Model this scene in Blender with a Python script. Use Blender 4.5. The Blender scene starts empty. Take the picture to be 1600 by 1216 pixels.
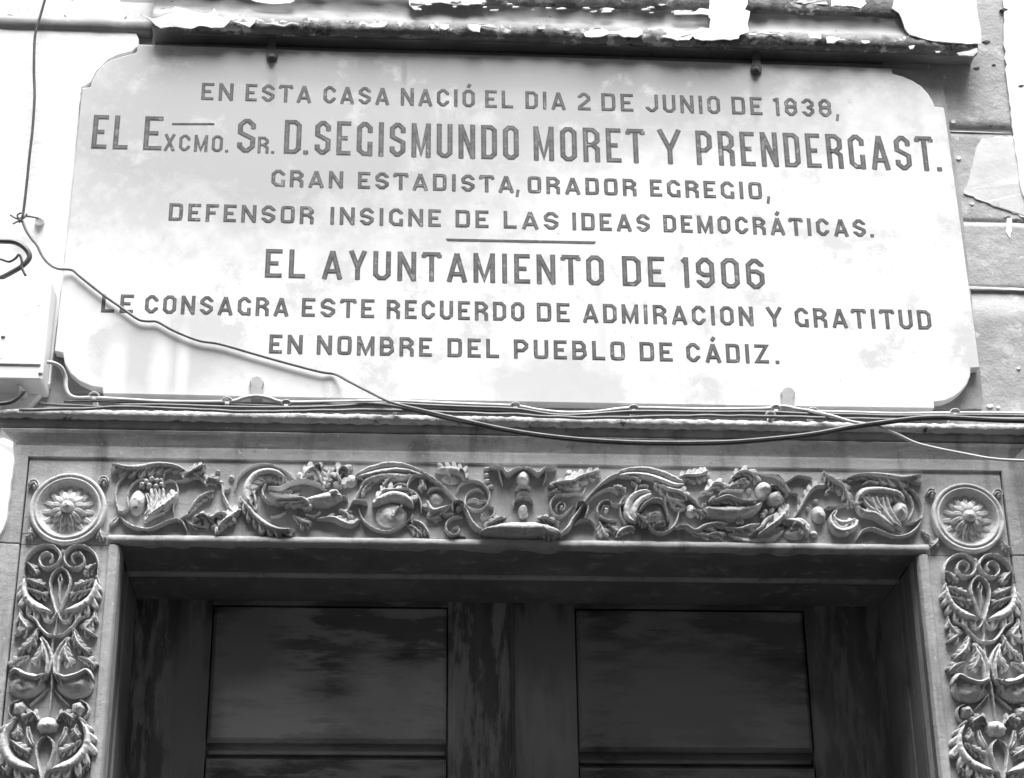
import bpy, math, random
import numpy as np
from mathutils import Vector, noise
random.seed(7)
S = bpy.context.scene
COL = S.collection
# ------------------------------------------------------------------ camera
PITCH, YAW, ROLL, FPX = math.radians(24.58), math.radians(4.09), math.radians(-0.70), 2992.0
CAM = np.array([0.0, -3.45, 1.60])
_cp, _sp, _cy, _sy = math.cos(PITCH), math.sin(PITCH), math.cos(YAW), math.sin(YAW)
FW = np.array([_sy*_cp, _cy*_cp, _sp]); RT0 = np.array([_cy, -_sy, 0.0]); UP0 = np.cross(RT0, FW)
RT = math.cos(ROLL)*RT0 + math.sin(ROLL)*UP0
UP = -math.sin(ROLL)*RT0 + math.cos(ROLL)*UP0
cam_d = bpy.data.cameras.new('camera'); cam = bpy.data.objects.new('camera', cam_d); COL.objects.link(cam)
cam_d.sensor_width = 36; cam_d.lens = 36*FPX/1600; cam_d.clip_start = .05; cam_d.clip_end = 500
from mathutils import Matrix
cam.matrix_world = Matrix(((RT[0], UP[0], -FW[0], CAM[0]), (RT[1], UP[1], -FW[1], CAM[1]),
                           (RT[2], UP[2], -FW[2], CAM[2]), (0, 0, 0, 1)))
S.camera = cam
# ------------------------------------------------------------------ light
SUN_EL, SUN_AZ = 67, 8       # azimuth: degrees to the right of straight out from the wall
w = bpy.data.worlds.new("World"); S.world = w; w.use_nodes = True
nt = w.node_tree; bg = nt.nodes['Background']
sky = nt.nodes.new('ShaderNodeTexSky'); sky.sky_type = 'NISHITA'; sky.sun_disc = False
sky.sun_elevation = math.radians(SUN_EL); sky.sun_rotation = math.radians(180-SUN_AZ)
hs = nt.nodes.new('ShaderNodeHueSaturation'); hs.inputs['Saturation'].default_value = 0.0
nt.links.new(sky.outputs[0], hs.inputs['Color']); nt.links.new(hs.outputs[0], bg.inputs[0])
bg.inputs[1].default_value = 0.13
sl = bpy.data.lights.new('sun', 'SUN'); sl.energy = 2.2; sl.angle = math.radians(34); sl.color = (1, 1, 1)
so = bpy.data.objects.new('sun', sl); COL.objects.link(so); so.location = (0, -6, 8)
_e, _a = math.radians(SUN_EL), math.radians(SUN_AZ)
sdir = Vector((math.sin(_a)*math.cos(_e), -math.cos(_a)*math.cos(_e), math.sin(_e)))
so.rotation_euler = sdir.to_track_quat('Z', 'Y').to_euler()
vs = S.view_settings; vs.view_transform = 'Standard'; vs.look = 'None'; vs.gamma = 1; vs.use_curve_mapping = False
vs.exposure = 1.9
S.render.engine = 'CYCLES'

# ------------------------------------------------------------------ helpers
def P(px, py, d=0.0):
    """point of the real facade seen at photo pixel (px,py), d metres out from the wall face (y = -d)"""
    r = FW + RT*((px-800)/FPX) + UP*((608-py)/FPX)
    t = (-d - CAM[1])/r[1]
    return CAM + t*r
def org(o):
    v = Vector((0, 0, 0))
    while o: v = v + o.location; o = o.parent
    return v
def mk(name, verts, faces, mat, parent=None, smooth=False, loc=None):
    m = bpy.data.meshes.new(name)
    base = org(parent) if parent else Vector((0, 0, 0))
    l = Vector(loc) if loc is not None else Vector((0, 0, 0))
    if parent is None and loc is not None: base = l
    V = [(float(v[0])-base[0], float(v[1])-base[1], float(v[2])-base[2]) for v in verts]
    m.from_pydata(V, [], faces); m.update()
    import bmesh
    bm = bmesh.new(); bm.from_mesh(m); bmesh.ops.recalc_face_normals(bm, faces=bm.faces); bm.to_mesh(m); bm.free()
    if smooth: m.polygons.foreach_set('use_smooth', [True]*len(m.polygons))
    o = bpy.data.objects.new(name, m); COL.objects.link(o)
    if mat: m.materials.append(mat)
    if parent: o.parent = parent
    elif loc is not None: o.location = l
    return o
def tag(o, label, cat, group=None):
    o['label'] = label; o['category'] = cat
    if group: o['group'] = group
    return o
def thing(name, loc, label, cat, group=None):
    o = bpy.data.objects.new(name, None); COL.objects.link(o); o.location = Vector([float(c) for c in loc])
    o.empty_display_size = .05
    return tag(o, label, cat, group)
def bevel(o, w=.002, seg=2):
    b = o.modifiers.new('bevel', 'BEVEL'); b.width = w; b.segments = seg; b.limit_method = 'ANGLE'; b.angle_limit = math.radians(35)
    return o
def boxv(x0, x1, y0, y1, z0, z1):
    v = [(x, y, z) for z in (z0, z1) for y in (y0, y1) for x in (x0, x1)]
    f = [(0, 1, 3, 2), (4, 6, 7, 5), (0, 4, 5, 1), (2, 3, 7, 6), (0, 2, 6, 4), (1, 5, 7, 3)]
    return v, f
def box(name, x0, x1, d0, d1, z0, z1, mat, parent=None, bev=.0, loc=None):
    v, f = boxv(x0, x1, -d1, -d0, z0, z1)
    o = mk(name, v, f, mat, parent, loc=loc)
    if bev: bevel(o, bev)
    return o
def extrude(name, pts, d0, d1, mat, parent, bev=0, jitter=0, loc=None):
    """pts: (x,z) outline on the wall, solid between depths d0 and d1"""
    n = len(pts)
    v = [(p[0], -d1 - (random.uniform(-jitter, jitter) if jitter else 0), p[1]) for p in pts] + [(p[0], -d0, p[1]) for p in pts]
    f = [tuple(range(n)), tuple(range(2*n-1, n-1, -1))] + [(i, (i+1) % n, (i+1) % n+n, i+n) for i in range(n)]
    o = mk(name, v, f, mat, parent, loc=loc)
    if bev: bevel(o, bev)
    return o
def xz(pts, d): return [(P(x, y, d)[0], P(x, y, d)[2]) for x, y in pts]
def jag(pts, amp, step, closed=True):
    """roughen a pixel outline: subdivide and jitter"""
    out = []; n = len(pts)
    for i in range(n if closed else n-1):
        a = np.array(pts[i], float); b = np.array(pts[(i+1) % n], float)
        L = np.hypot(*(b-a)); k = max(1, int(L/step))
        for j in range(k):
            p = a+(b-a)*j/k
            if j: p = p+np.array([random.uniform(-amp, amp), random.uniform(-amp, amp)])
            out.append((p[0], p[1]))
    if not closed: out.append(tuple(pts[-1]))
    return out
def spline(pts, n, closed=False):
    p = np.array(pts, float)
    if closed: q = np.vstack([p[-1], p, p[0], p[1]])
    else: q = np.vstack([2*p[0]-p[1], p, 2*p[-1]-p[-2]])
    segs = len(q)-3
    out = []
    for i in range(n):
        t = (i/n if closed else i/(n-1))*segs
        k = min(int(t), segs-1); t -= k
        a, b, c, d = q[k:k+4]
        out.append(.5*((2*b)+(-a+c)*t+(2*a-5*b+4*c-d)*t*t+(-a+3*b-3*c+d)*t**3))
    return np.array(out)
def tube(name, pts3, r, mat, parent=None, loc=None, seg=8, wob=0):
    pts = spline(pts3, max(8, len(pts3)*6)); n = len(pts)
    V, F = [], []
    for i, p in enumerate(pts):
        t = pts[min(i+1, n-1)]-pts[max(i-1, 0)]; t /= np.linalg.norm(t)+1e-9
        a = np.cross(t, [0, 1, 0.01]); a /= np.linalg.norm(a)+1e-9; b = np.cross(t, a)
        if wob: p = p+np.array([0, 0, wob*noise.noise(Vector((p[0]*22, 0, p[2]*9)))])
        for k in range(seg):
            th = 2*math.pi*k/seg
            V.append(p+r*(math.cos(th)*a+math.sin(th)*b))
    for i in range(n-1):
        for k in range(seg):
            F.append((i*seg+k, i*seg+(k+1) % seg, (i+1)*seg+(k+1) % seg, (i+1)*seg+k))
    F += [tuple(range(seg)), tuple(range(n*seg-1, (n-1)*seg-1, -1))]
    return mk(name, V, F, mat, parent, True, loc)
def P3(pts, d):
    if isinstance(d, (int, float)): d = [d]*len(pts)
    return [P(x, y, dd) for (x, y), dd in zip(pts, d)]

# ------------------------------------------------------------------ materials (all neutral: the photograph is monochrome)
def material(name, c1, c2, scale=6, contrast=(.35, .65), bump=.3, bscale=60, bdist=.002, rough=.8, spec=.3,
             streak=None, specks=None, patches=None, rvar=None, coat=0, blots=None, nmap=None):
    m = bpy.data.materials.new(name); m.use_nodes = True; n = m.node_tree; N = n.nodes; L = n.links
    bs = N['Principled BSDF']; bs.inputs['Roughness'].default_value = rough
    bs.inputs['Specular IOR Level'].default_value = spec; bs.inputs['Coat Weight'].default_value = coat
    tc = N.new('ShaderNodeTexCoord')
    base_vec = tc.outputs['Object']
    if nmap:
        mq = N.new('ShaderNodeMapping'); mq.inputs['Scale'].default_value = nmap; L.new(tc.outputs['Object'], mq.inputs['Vector']); base_vec = mq.outputs[0]
    def noise_n(sc, det=6, vec=None, ro=.6, dist=0):
        t = N.new('ShaderNodeTexNoise'); t.inputs['Scale'].default_value = sc; t.inputs['Detail'].default_value = det
        t.inputs['Roughness'].default_value = ro; t.inputs['Distortion'].default_value = dist
        L.new(vec or base_vec, t.inputs['Vector']); return t.outputs['Fac']
    def ramp(f, a, b, v0=0, v1=1):
        r = N.new('ShaderNodeMapRange'); r.inputs['From Min'].default_value = a; r.inputs['From Max'].default_value = b
        r.inputs['To Min'].default_value = v0; r.inputs['To Max'].default_value = v1; L.new(f, r.inputs['Value']); return r.outputs[0]
    def mix(f, a, b):
        x = N.new('ShaderNodeMix'); x.data_type = 'FLOAT'; L.new(f, x.inputs[0])
        for v, i in ((a, 2), (b, 3)):
            if isinstance(v, (int, float)): x.inputs[i].default_value = v
            else: L.new(v, x.inputs[i])
        return x.outputs[0]
    val = mix(ramp(noise_n(scale, 8, ro=.65), *contrast), c1, c2)
    if streak:                                   # (scale_x, scale_z, value, amount lo, hi)
        mp = N.new('ShaderNodeMapping'); mp.inputs['Scale'].default_value = (streak[0], streak[0], streak[1])
        L.new(tc.outputs['Object'], mp.inputs['Vector'])
        val = mix(ramp(noise_n(1, 7, mp.outputs[0], dist=.4), streak[3], streak[4]), val, streak[2])
    if patches:                                  # (scale, value, lo, hi)
        for pt in patches: val = mix(ramp(noise_n(pt[0], 10, ro=.7, dist=.3), pt[2], pt[3]), val, pt[1])
    for (bx, bz, rx, rz, bv, lo, hi, na_) in (blots or []):
        mp = N.new('ShaderNodeMapping'); mp.vector_type = 'TEXTURE'; mp.inputs['Location'].default_value = (bx, 0, bz); mp.inputs['Scale'].default_value = (rx, 9, rz)
        L.new(tc.outputs['Object'], mp.inputs['Vector']); gr = N.new('ShaderNodeTexGradient'); gr.gradient_type = 'SPHERICAL'; L.new(mp.outputs[0], gr.inputs[0])
        ad = N.new('ShaderNodeMath'); ad.operation = 'MULTIPLY_ADD'; L.new(noise_n(9, 8, ro=.7), ad.inputs[0]); ad.inputs[1].default_value = na_; L.new(gr.outputs['Fac'], ad.inputs[2])
        val = mix(ramp(ad.outputs[0], lo+na_*.5, hi+na_*.5), val, bv)
    if specks:
        val = mix(ramp(noise_n(specks[0], 3), specks[2], specks[3]), val, specks[1])
    cb = N.new('ShaderNodeCombineColor')
    for i in range(3): L.new(val, cb.inputs[i])
    L.new(cb.outputs[0], bs.inputs['Base Color'])
    if rvar: L.new(ramp(noise_n(rvar[0], 6), .35, .65, rvar[1], rvar[2]), bs.inputs['Roughness'])
    if bump:
        b = N.new('ShaderNodeBump'); b.inputs['Strength'].default_value = bump; b.inputs['Distance'].default_value = bdist
        L.new(noise_n(bscale, 8, ro=.7), b.inputs['Height']); L.new(b.outputs[0], bs.inputs['Normal'])
    return m
M = {}
M['wall'] = material('bare_render', .24, .36, 5, bump=.8, bscale=40, specks=(60, .45, .68, .72), patches=[(6, .46, .56, .70)])
M['plaster'] = material('white_plaster', .76, .86, 5, bump=.8, bscale=26, bdist=.003, patches=[(7, .62, .60, .76), (40, .5, .70, .76)])
M['oldplaster'] = material('worn_whitewash', .52, .72, 6, bump=.5, bscale=45, patches=[(9, .40, .60, .68)])
M['flake'] = material('paint_flake', .82, .90, 8, bump=.25, bscale=50)
M['sill'] = material('peeled_sill', .25, .36, 7, bump=.5, bscale=60, streak=(3, 14, .40, .52, .7), specks=(70, .10, .66, .72))
M['sillrough'] = material('crumbling_sill', .14, .30, 14, bump=1.0, bscale=70, bdist=.006, patches=[(16, .72, .56, .6), (22, .06, .60, .64)])
_TL, _BR = P(128, 137, .034), P(1531, 575, .034)
MO = ((_TL[0]+_BR[0])/2, P(800, 630, .034)[2])
def mb_(x, y, rx, ry, v, lo=.15, hi=.55, na_=.9):
    p = P(x, y, .034); return (p[0]-MO[0], p[2]-MO[1], rx/760, ry/700, v, lo, hi, na_)
M['marble'] = material('marble', .70, .80, 3, bump=.14, bscale=25, rough=.55, spec=.35, streak=(9, 1.1, .56, .58, .80),
                       patches=[(6, .62, .46, .78), (26, .48, .64, .74)], specks=(90, .36, .69, .75),
                       blots=[mb_(430, 200, 640, 270, .43, .05, .6, 1.2), mb_(900, 140, 750, 160, .44, .05, .6, 1.2), mb_(700, 120, 800, 40, .38, .1, .6, 1.2), mb_(425, 130, 14, 60, .34, .1, .6, 1), mb_(1181, 150, 14, 60, .36, .1, .6, 1), mb_(300, 90, 260, 60, .42), mb_(250, 560, 150, 90, .55), mb_(850, 605, 150, 65, .58, .1, .45, 2.2), mb_(180, 575, 24, 70, .80, .1, .8, 1.0), mb_(250, 570, 24, 80, .80, .1, .9, 1.0), mb_(285, 570, 14, 80, .80, .1, .9, 1.0),
                              mb_(634, 210, 12, 150, .46, .1, .8, 1.2), mb_(632, 115, 7, 36, .30, .1, .8, 1.6), mb_(1430, 420, 60, 60, .70, .1, .9, 1.4), mb_(1180, 610, 60, 40, .66, .1, .9, 1.4)])
M['letter'] = material('lead_letter', .06, .12, 70, (.35, .65), bump=.5, bscale=160, rough=.6, patches=[(45, .30, .60, .72)])
M['letterin'] = material('lead_letter_face', .08, .17, 70, (.35, .65), bump=.5, bscale=160, rough=.6, patches=[(45, .40, .58, .70)])
M['stone'] = material('carved_stone', .30, .46, 6, bump=.9, bscale=60, bdist=.003, rough=.75, spec=.25, streak=(18, 2.0, .20, .52, .70), specks=(100, .52, .66, .71), patches=[(11, .50, .58, .70), (28, .17, .62, .72)])
M['relief'] = material('carved_relief', .44, .70, 12, bump=1.0, bscale=90, bdist=.0035, rough=.68, spec=.3, patches=[(20, .78, .56, .70), (16, .20, .57, .70)], specks=(130, .16, .65, .69))
M['ledge'] = material('rough_ledge', .42, .62, 10, bump=1.0, bscale=60, bdist=.005, patches=[(18, .07, .58, .64), (13, .68, .60, .66)])
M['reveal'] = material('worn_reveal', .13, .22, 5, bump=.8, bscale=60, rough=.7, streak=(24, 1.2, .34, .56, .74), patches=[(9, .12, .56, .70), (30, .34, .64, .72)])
M['mortar'] = material('mortar', .62, .75, 20, bump=.6, bscale=90)
M['ashlar'] = material('ashlar', .33, .47, 7, bump=1.0, bscale=34, bdist=.004, patches=[(9, .66, .55, .68), (22, .30, .62, .72)], specks=(45, .62, .67, .71))
def wood(name, vert, blots=None):
    m = material(name, .09, .17, 5, bump=.12, bscale=30, rough=.4, spec=.5,
                 streak=(30, 2.2, .17, .46, .70) if vert else (2.0, 34, .16, .46, .72), patches=[(9, .24, .54, .74), (3.0, .02, .52, .66)], rvar=(7, .28, .55), blots=blots, nmap=(2.6, 1, .45) if vert else (.55, 1, 2.6))
    return m
M['wood_v'] = wood('varnished_stile', True); M['wood_h'] = wood('varnished_panel', False)
M['box'] = material('grey_white_enamel', .74, .84, 6, bump=.1, patches=[(14, .5, .64, .74)], specks=(60, .3, .72, .75), rough=.4, spec=.5)
M['cable'] = material('pale_cable', .42, .58, 30, bump=.2, bscale=120, rough=.45, spec=.5)
M['cabledark'] = material('dark_cable', .035, .07, 30, bump=.2, bscale=120, rough=.4, spec=.5)
M['cablegrey'] = material('grey_cable', .14, .24, 30, bump=.2, bscale=120, rough=.45)
M['clip'] = material('cable_clip', .62, .75, 30, bump=.1, rough=.5)
M['iron'] = material('rusty_iron', .06, .12, 40, bump=.8, bscale=120, rough=.8)
M['clamp'] = material('weathered_clamp', .34, .46, 30, bump=.4, bscale=90, rough=.7)
M['blockwall'] = material('blocker_render', .08, .14, 1)
M['street'] = material('street_stone', .025, .045, 2, bump=.4)

# ------------------------------------------------------------------ key dimensions (from the fitted camera)
D_ST = .050                     # ground face of the carved surround, metres out from the wall
XiL = P(168, 852, D_ST)[0]; XiR = P(1451, 868, D_ST)[0]; ZiT = P(808, 843, D_ST)[2]
XoL = P(45, 735, D_ST)[0]; XoR = P(1563, 750, D_ST)[0]; ZoT = P(800, 729, D_ST)[2]
X1L = P(187, 860, D_ST)[0]; X1R = P(1432, 870, D_ST)[0]; Z1 = P(808, 859, D_ST)[2]
D2 = -.10; D3 = -.245
X2L = P(199, 908, D2)[0]; X2R = P(1401, 915, D2)[0]; Z2 = P(808, 906, D2)[2]
FOUT = .058                     # width of the moulded outer frame
ZCOR = P(800, 653, .09)[2]
print('dims', XiL, XiR, ZiT, XoL, XoR, ZoT, X1L, X1R, Z1, X2L, X2R, Z2, ZCOR)

# ------------------------------------------------------------------ street
g = mk('street_ground', [(-120, -120, 0), (120, -120, 0), (120, .4, 0), (-120, .4, 0)], [(0, 1, 2, 3)], M['street']); g['kind'] = 'structure'

# ------------------------------------------------------------------ unseen house added across the street to block low sky and darken the doorway
opp = thing('added_blocking_house', (0, -6.9, 0), 'plain unseen house added across the narrow street to block the low sky', 'house')
WX = [-16.2+3.6*i for i in range(10)]
zz = [0, 1.0, 3.4, 4.6, 6.8, 8.0, 10.2, 11.6]
for i in range(0, 7):
    if i % 2 == 0: box('blocker_band', -18, 18, 6.9, 7.4, zz[i], zz[i+1], M['blockwall'], opp)
    else:
        xs_ = [-18]+[v for x in WX for v in (x-.55, x+.55)]+[18]
        for j in range(0, len(xs_), 2):
            if xs_[j] < xs_[j+1]: box('blocker_pier', xs_[j], xs_[j+1], 6.9, 7.4, zz[i]+.001, zz[i+1]-.001, M['blockwall'], opp)
        for x in WX: box('blocker_shutter', x-.54, x+.54, 7.1, 7.15, zz[i]+.01, zz[i+1]-.01, M['wood_v'], opp)
box('blocker_cornice', -18, 18, 6.65, 7.4, 11.6, 11.9, M['blockwall'], opp, .03)

# ------------------------------------------------------------------ facade wall
wall = thing('facade_wall', (0, 0, 0), 'old house wall of bare grey render with ashlar joints and white plaster remains behind the plaque', 'wall')
WB = -.45
JZ = [P(1530, 209, 0)[2], P(1550, 352, 0)[2], P(1570, 455, 0)[2]]
zc = ZoT+.02
box('render_core', -4, XoL-.02, WB, 0, 0, 6, M['wall'], wall)
box('render_core', XoL-.02, XoR+.02, WB, 0, zc, 6, M['wall'], wall)
box('render_core', XoR+.02, 4, WB, 0, 0, 6, M['wall'], wall)
# ashlar blocks right of the plaque, thin skin standing proud of the core with mortar lines between
xr0 = P(1400, 300, 0)[0]; edges = [zc-.6, JZ[2], JZ[1], JZ[0], P(1550, -60, 0)[2]]
for i in range(4):
    z0, z1 = edges[i]+.0006, edges[i+1]-.0006
    nx, nz = 14, 14; V = []; F = []
    x1 = xr0+1.1; pr = .006+(.004 if i == 1 else 0)
    for a in range(nz+1):
        for b in range(nx+1):
            x = xr0+(x1-xr0)*b/nx; z = z0+(z1-z0)*a/nz
            V.append((x, -pr-.0014*noise.noise(Vector((x*9, i, z*9))), z))
    for a in range(nz):
        for b in range(nx): F.append((a*(nx+1)+b, a*(nx+1)+b+1, (a+1)*(nx+1)+b+1, (a+1)*(nx+1)+b))
    ring = [b for b in range(nx+1)]+[a*(nx+1)+nx for a in range(1, nz+1)]+[nz*(nx+1)+b for b in range(nx-1, -1, -1)]+[a*(nx+1) for a in range(nz-1, 0, -1)]
    k0 = len(V); V += [(V[r][0], -.0005, V[r][2]) for r in ring]; n = len(ring)
    F += [(ring[j], ring[(j+1) % n], k0+(j+1) % n, k0+j) for j in range(n)]
    mk('ashlar_block', V, F, M['ashlar'], wall, True)
for z, t in zip(JZ, (.0016, .0014, .003)):
    pts = [(xr0+i*.02, z+t*(1+.5*noise.noise(Vector((i, z, 0))))) for i in range(26)]
    pts += [(p[0], 2*z-p[1]) for p in reversed(pts)]
    extrude('mortar_joint', pts, .003, .0078+(.004 if t > .002 else 0), M['mortar'], wall, jitter=.0008)
def flake(pts, d0, d1, mat, parent, amp=1.2, step=6, name='paint_flake', jit=.0008, bev=0):
    return extrude(name, xz(jag(pts, amp, step), d1), d0, d1, M[mat], parent, jitter=jit, bev=bev)
# white plaster coat on the left, breaking off round the plaque corner
plL = [(-700, 45), (0, 44), (60, 46), (130, 48), (190, 49), (213, 52), (217, 62), (216, 72), (207, 80), (188, 85), (168, 94),
       (150, 112), (142, 128), (134, 134), (127, 137), (118, 250), (104, 380), (93, 480), (84, 548), (78, 600), (40, 640), (-700, 640)]
extrude('plaster_coat', xz(jag(plL[:-2], .6, 9, False)+plL[-2:], .02), .0, .02, M['plaster'], wall, bev=.002)
pl2 = [(-700, -260), (28, -260), (28, 26), (14, 22), (0, 27), (-700, 30)]
flake(pl2, .0, .012, 'flake', wall)
flake([(118, -40), (180, -40), (190, 12), (198, 24), (192, 31), (160, 30), (140, 30), (122, 27), (114, 34), (106, 28), (100, 22), (108, 14), (115, 2)], 0, .012, 'flake', wall, .8)
flake([(26, -260), (122, -260), (122, 30), (28, 33)], .0, .005, 'sill', wall, 1, 8, 'bare_patch')
flake([(186, -260), (246, -260), (246, 30), (186, 34)], .0, .005, 'sill', wall, 1, 8, 'bare_patch')
# ragged plaster remains to the right
flake([(1566, -260), (2100, -260), (2100, 330), (1606, 330), (1597, 300), (1590, 250), (1584, 215), (1580, 170), (1573, 120), (1569, 60)], .008, .013, 'flake', wall, 1.6, 9, 'plaster_patch')
flake([(1534, 216), (1524, 236), (1518, 262), (1512, 285), (1506, 302), (1532, 313), (1560, 324), (1600, 340), (1640, 350), (1640, 214), (1570, 212)], .006, .0088, 'oldplaster', wall, 1.6, 6, 'plaster_patch')
flake([(1574, 341), (1581, 340), (1582, 356), (1578, 372), (1572, 362)], .006, .012, 'flake', wall, .6, 4, 'plaster_patch')
for cx, cy, r in ((1490, 190, 4), (1498, 247, 4), (1519, 318, 3), (1525, 390, 5), (1521, 394, 4), (1586, 305, 3), (1576, 296, 2), (1592, 575, 3), (1547, 634, 5), (1560, 636, 3)):
    flake([(cx+r*math.cos(a), cy+.6*r*math.sin(a)) for a in np.arange(0, 6.2, .8)], .002, .0085, 'flake', wall, .7, 3, 'plaster_crumb')
# hairline pits, laid on as flat dark spots
for cx, cy, r in ((1526, 106, 3), (1553, 101, 2), (1596, 134, 3), (1541, 65, 4), (1569, 15, 4), (1549, 196, 2), (1567, 197, 3), (1574, 340, 4), (1588, 344, 5), (1597, 350, 4)):
    flake([(cx-r*1.6, cy), (cx, cy-r*.5), (cx+r*1.6, cy-r*.2), (cx, cy+r*.5)], .002, (.0078 if cx < 1568 or cy > 300 else .0138), 'iron', wall, .4, 3, 'dark_spot')  # iron material used here only as a dark colour
# string moulding that runs on from the sill to the left
def hbar(name, x0, x1, prof, mat, parent, nx=60, amp=.0, seed=0, smooth=True, sc=30):
    """prof: list of (d, z) going from the top outside edge down; rough bar between x0 and x1, closed at the back"""
    V, F = [], []; m = len(prof)
    for i in range(nx+1):
        x = x0+(x1-x0)*i/nx
        for j, (d, z) in enumerate(prof):
            q = Vector((x*sc, seed+j*.9, z*sc)); e = amp if 0 < j < m-1 else 0
            V.append((x, -d-e*noise.noise(q), z+e*noise.noise(q+Vector((9, 9, 9)))))
    for i in range(nx):
        for j in range(m-1): F.append((i*m+j, i*m+j+1, (i+1)*m+j+1, (i+1)*m+j))
        F.append((i*m+m-1, i*m, (i+1)*m, (i+1)*m+m-1))
    F += [tuple(range(m)), tuple(range(nx*m+m-1, nx*m-1, -1))]
    return mk(name, V, F, mat, parent, smooth)
zt = P(110, 22, .03)[2]; zb = P(110, 44, .03)[2]
hbar('string_moulding', -3, P(236, 40, .03)[0], [(0, zt+.05), (.008, zt+.05), (.010, zt), (.024, zt-.004), (.030, (zt+zb)/2), (.026, zb+.006), (.020, zb), (0, zb)], M['wall'], wall, 120, .0015)

# ------------------------------------------------------------------ window sill over the plaque
DS = .062
SL, SR = P(236, 50, DS)[0], P(1529, 84, DS)[0]
ZB = P(820, 58, DS)[2]; 
sill = thing('window_sill', ((SL+SR)/2, -DS/2, ZB), 'broken projecting window sill with peeling white paint above the inscription', 'window sill')
z1_ = P(820, 37, DS)[2]; z2_ = P(820, 13, DS-.01)[2]
hbar('sill_slab', SL, SR, [(0, z2_+.14), (DS, z2_+.14), (DS-.002, z2_+.010), (DS-.004, z2_), (DS-.007, z2_-.004), (DS-.010, (z1_+z2_)/2+.004),
     (DS-.009, (z1_+z2_)/2-.004), (DS-.004, z1_+.004), (DS-.001, z1_), (DS+.001, (z1_+ZB)/2), (DS-.003, ZB+.002), (DS-.012, ZB), (DS*.5, ZB+.001), (.01, ZB), (0, ZB)], M['sill'], sill, 240, .0028, 3, True, 26)
hbar('lip_crust', SL+.03, SR, [(DS-.012, z1_-.003), (DS+.000, z1_-.005), (DS+.003, (z1_+ZB)/2), (DS+.002, ZB+.000), (DS-.01, ZB-.002), (DS-.02, ZB-.002)], M['sillrough'], sill, 760, .0055, 8, True, 60)
hbar('fascia_crust', P(640, 8, DS)[0], P(1400, 8, DS)[0], [(DS-.006, z2_+.13), (DS+.002, z2_+.13), (DS+.004, z2_+.03), (DS+.003, z2_+.006), (DS-.004, z2_)], M['sillrough'], sill, 620, .006, 5, True, 50)
def sf(pts, amp=1.0, step=5, d1=DS+.009, d0=None, mat='flake'): return flake(pts, d1-.003, d1, mat, sill, amp, step, 'paint_flake', .0006)
z = lambda T, pts: [(T[0]+x/T[2], T[1]+y/T[2]) for x, y in pts]
TA = (200, 0, 6.154); TB = (1060, 0, 6.154); TC = (1300, 0, 5.333); TD = (530, 0, 2.963)
sf(z(TA, [(120, 135), (230, 180), (300, 165), (455, 60), (560, 90), (650, 120), (800, 118), (830, 78), (870, 160), (1000, 182), (960, 225), (920, 262), (800, 266), (700, 245), (600, 275), (480, 258), (400, 255), (315, 270), (265, 238), (230, 205)]), .5)
sf(z(TA, [(1000, 182), (1060, 195), (1140, 215), (1150, 165), (1235, 165), (1220, 215), (1170, 262), (1120, 240), (1040, 215), (995, 196)]), .4, 4)
sf(z(TA, [(1290, 230), (1370, 222), (1440, 205), (1440, 225), (1500, 240), (1570, 212), (1640, 225), (1640, 238), (1570, 226), (1500, 254), (1430, 242), (1370, 230)]), .3, 4)
sf(z(TA, [(1180, -5), (1230, 15), (1300, 28), (1400, 38), (1560, 30), (1600, 10), (1600, -8)]), .3, 5, DS+.004)
sf(z(TD, [(320, -20), (680, -20), (675, 18), (600, 20), (530, 22), (470, 10), (400, 14), (365, 30), (345, 42), (325, 22)]), .5, 4, DS+.006)
sf(z(TD, [(120, 122), (160, 108), (210, 108), (212, 122), (180, 128)]), .4, 4)
sf(z(TD, [(415, 112), (440, 112), (440, 128), (430, 136)]), .3, 3); sf(z(TD, [(465, 112), (505, 112), (510, 128), (490, 138), (470, 132)]), .3, 3)
sf(z(TD, [(590, 112), (690, 112), (740, 122), (735, 130), (690, 125), (655, 120), (650, 148), (620, 146), (600, 132)]), .4, 3)
sf(z(TD, [(915, 124), (955, 124), (950, 134), (925, 134)]), .3, 3); sf(z(TD, [(1035, 130), (1070, 130), (1065, 142), (1045, 142)]), .3, 3)
sf(z(TD, [(1130, 150), (1180, 132), (1230, 130), (1250, 148), (1320, 140), (1350, 125), (1400, 130), (1405, 155), (1380, 172), (1310, 170), (1290, 158), (1240, 160), (1200, 172), (1140, 170)]), .4, 4)
sf(z(TD, [(1480, 172), (1520, 160), (1510, 140), (1560, 134), (1620, 145), (1640, 165), (1620, 185), (1580, 185), (1560, 185), (1530, 176)]), .4, 4)
sf(z(TB, [(-40, 320), (60, 300), (140, 290), (230, 262), (300, 270), (310, 180), (290, 160), (300, 0), (310, -60), (680, -60), (665, 40), (640, 90), (690, 110), (680, 170), (665, 230), (680, 310), (590, 335), (580, 370), (500, 385), (440, 375), (350, 385), (230, 388), (160, 372), (130, 330), (20, 350), (0, 392), (-40, 380)]), .6, 5, DS+.010)
sf(z(TB, [(-40, 100), (80, 100), (160, 110), (200, 80), (300, 88), (300, 145), (230, 135), (100, 138), (-40, 138)]), .4, 4)
sf(z(TB, [(680, 320), (760, 322), (800, 300), (860, 315), (950, 305), (1040, 345), (990, 350), (950, 325), (860, 330), (800, 318), (740, 340), (680, 334)]), .3, 4)
sf(z(TB, [(1280, 358), (1380, 355), (1370, 372), (1290, 370)]), .3, 4)
sf(z(TB, [(1420, 358), (1500, 352), (1530, 375), (1600, 372), (1600, 388), (1530, 390), (1500, 415), (1430, 412)]), .4, 4)
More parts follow.
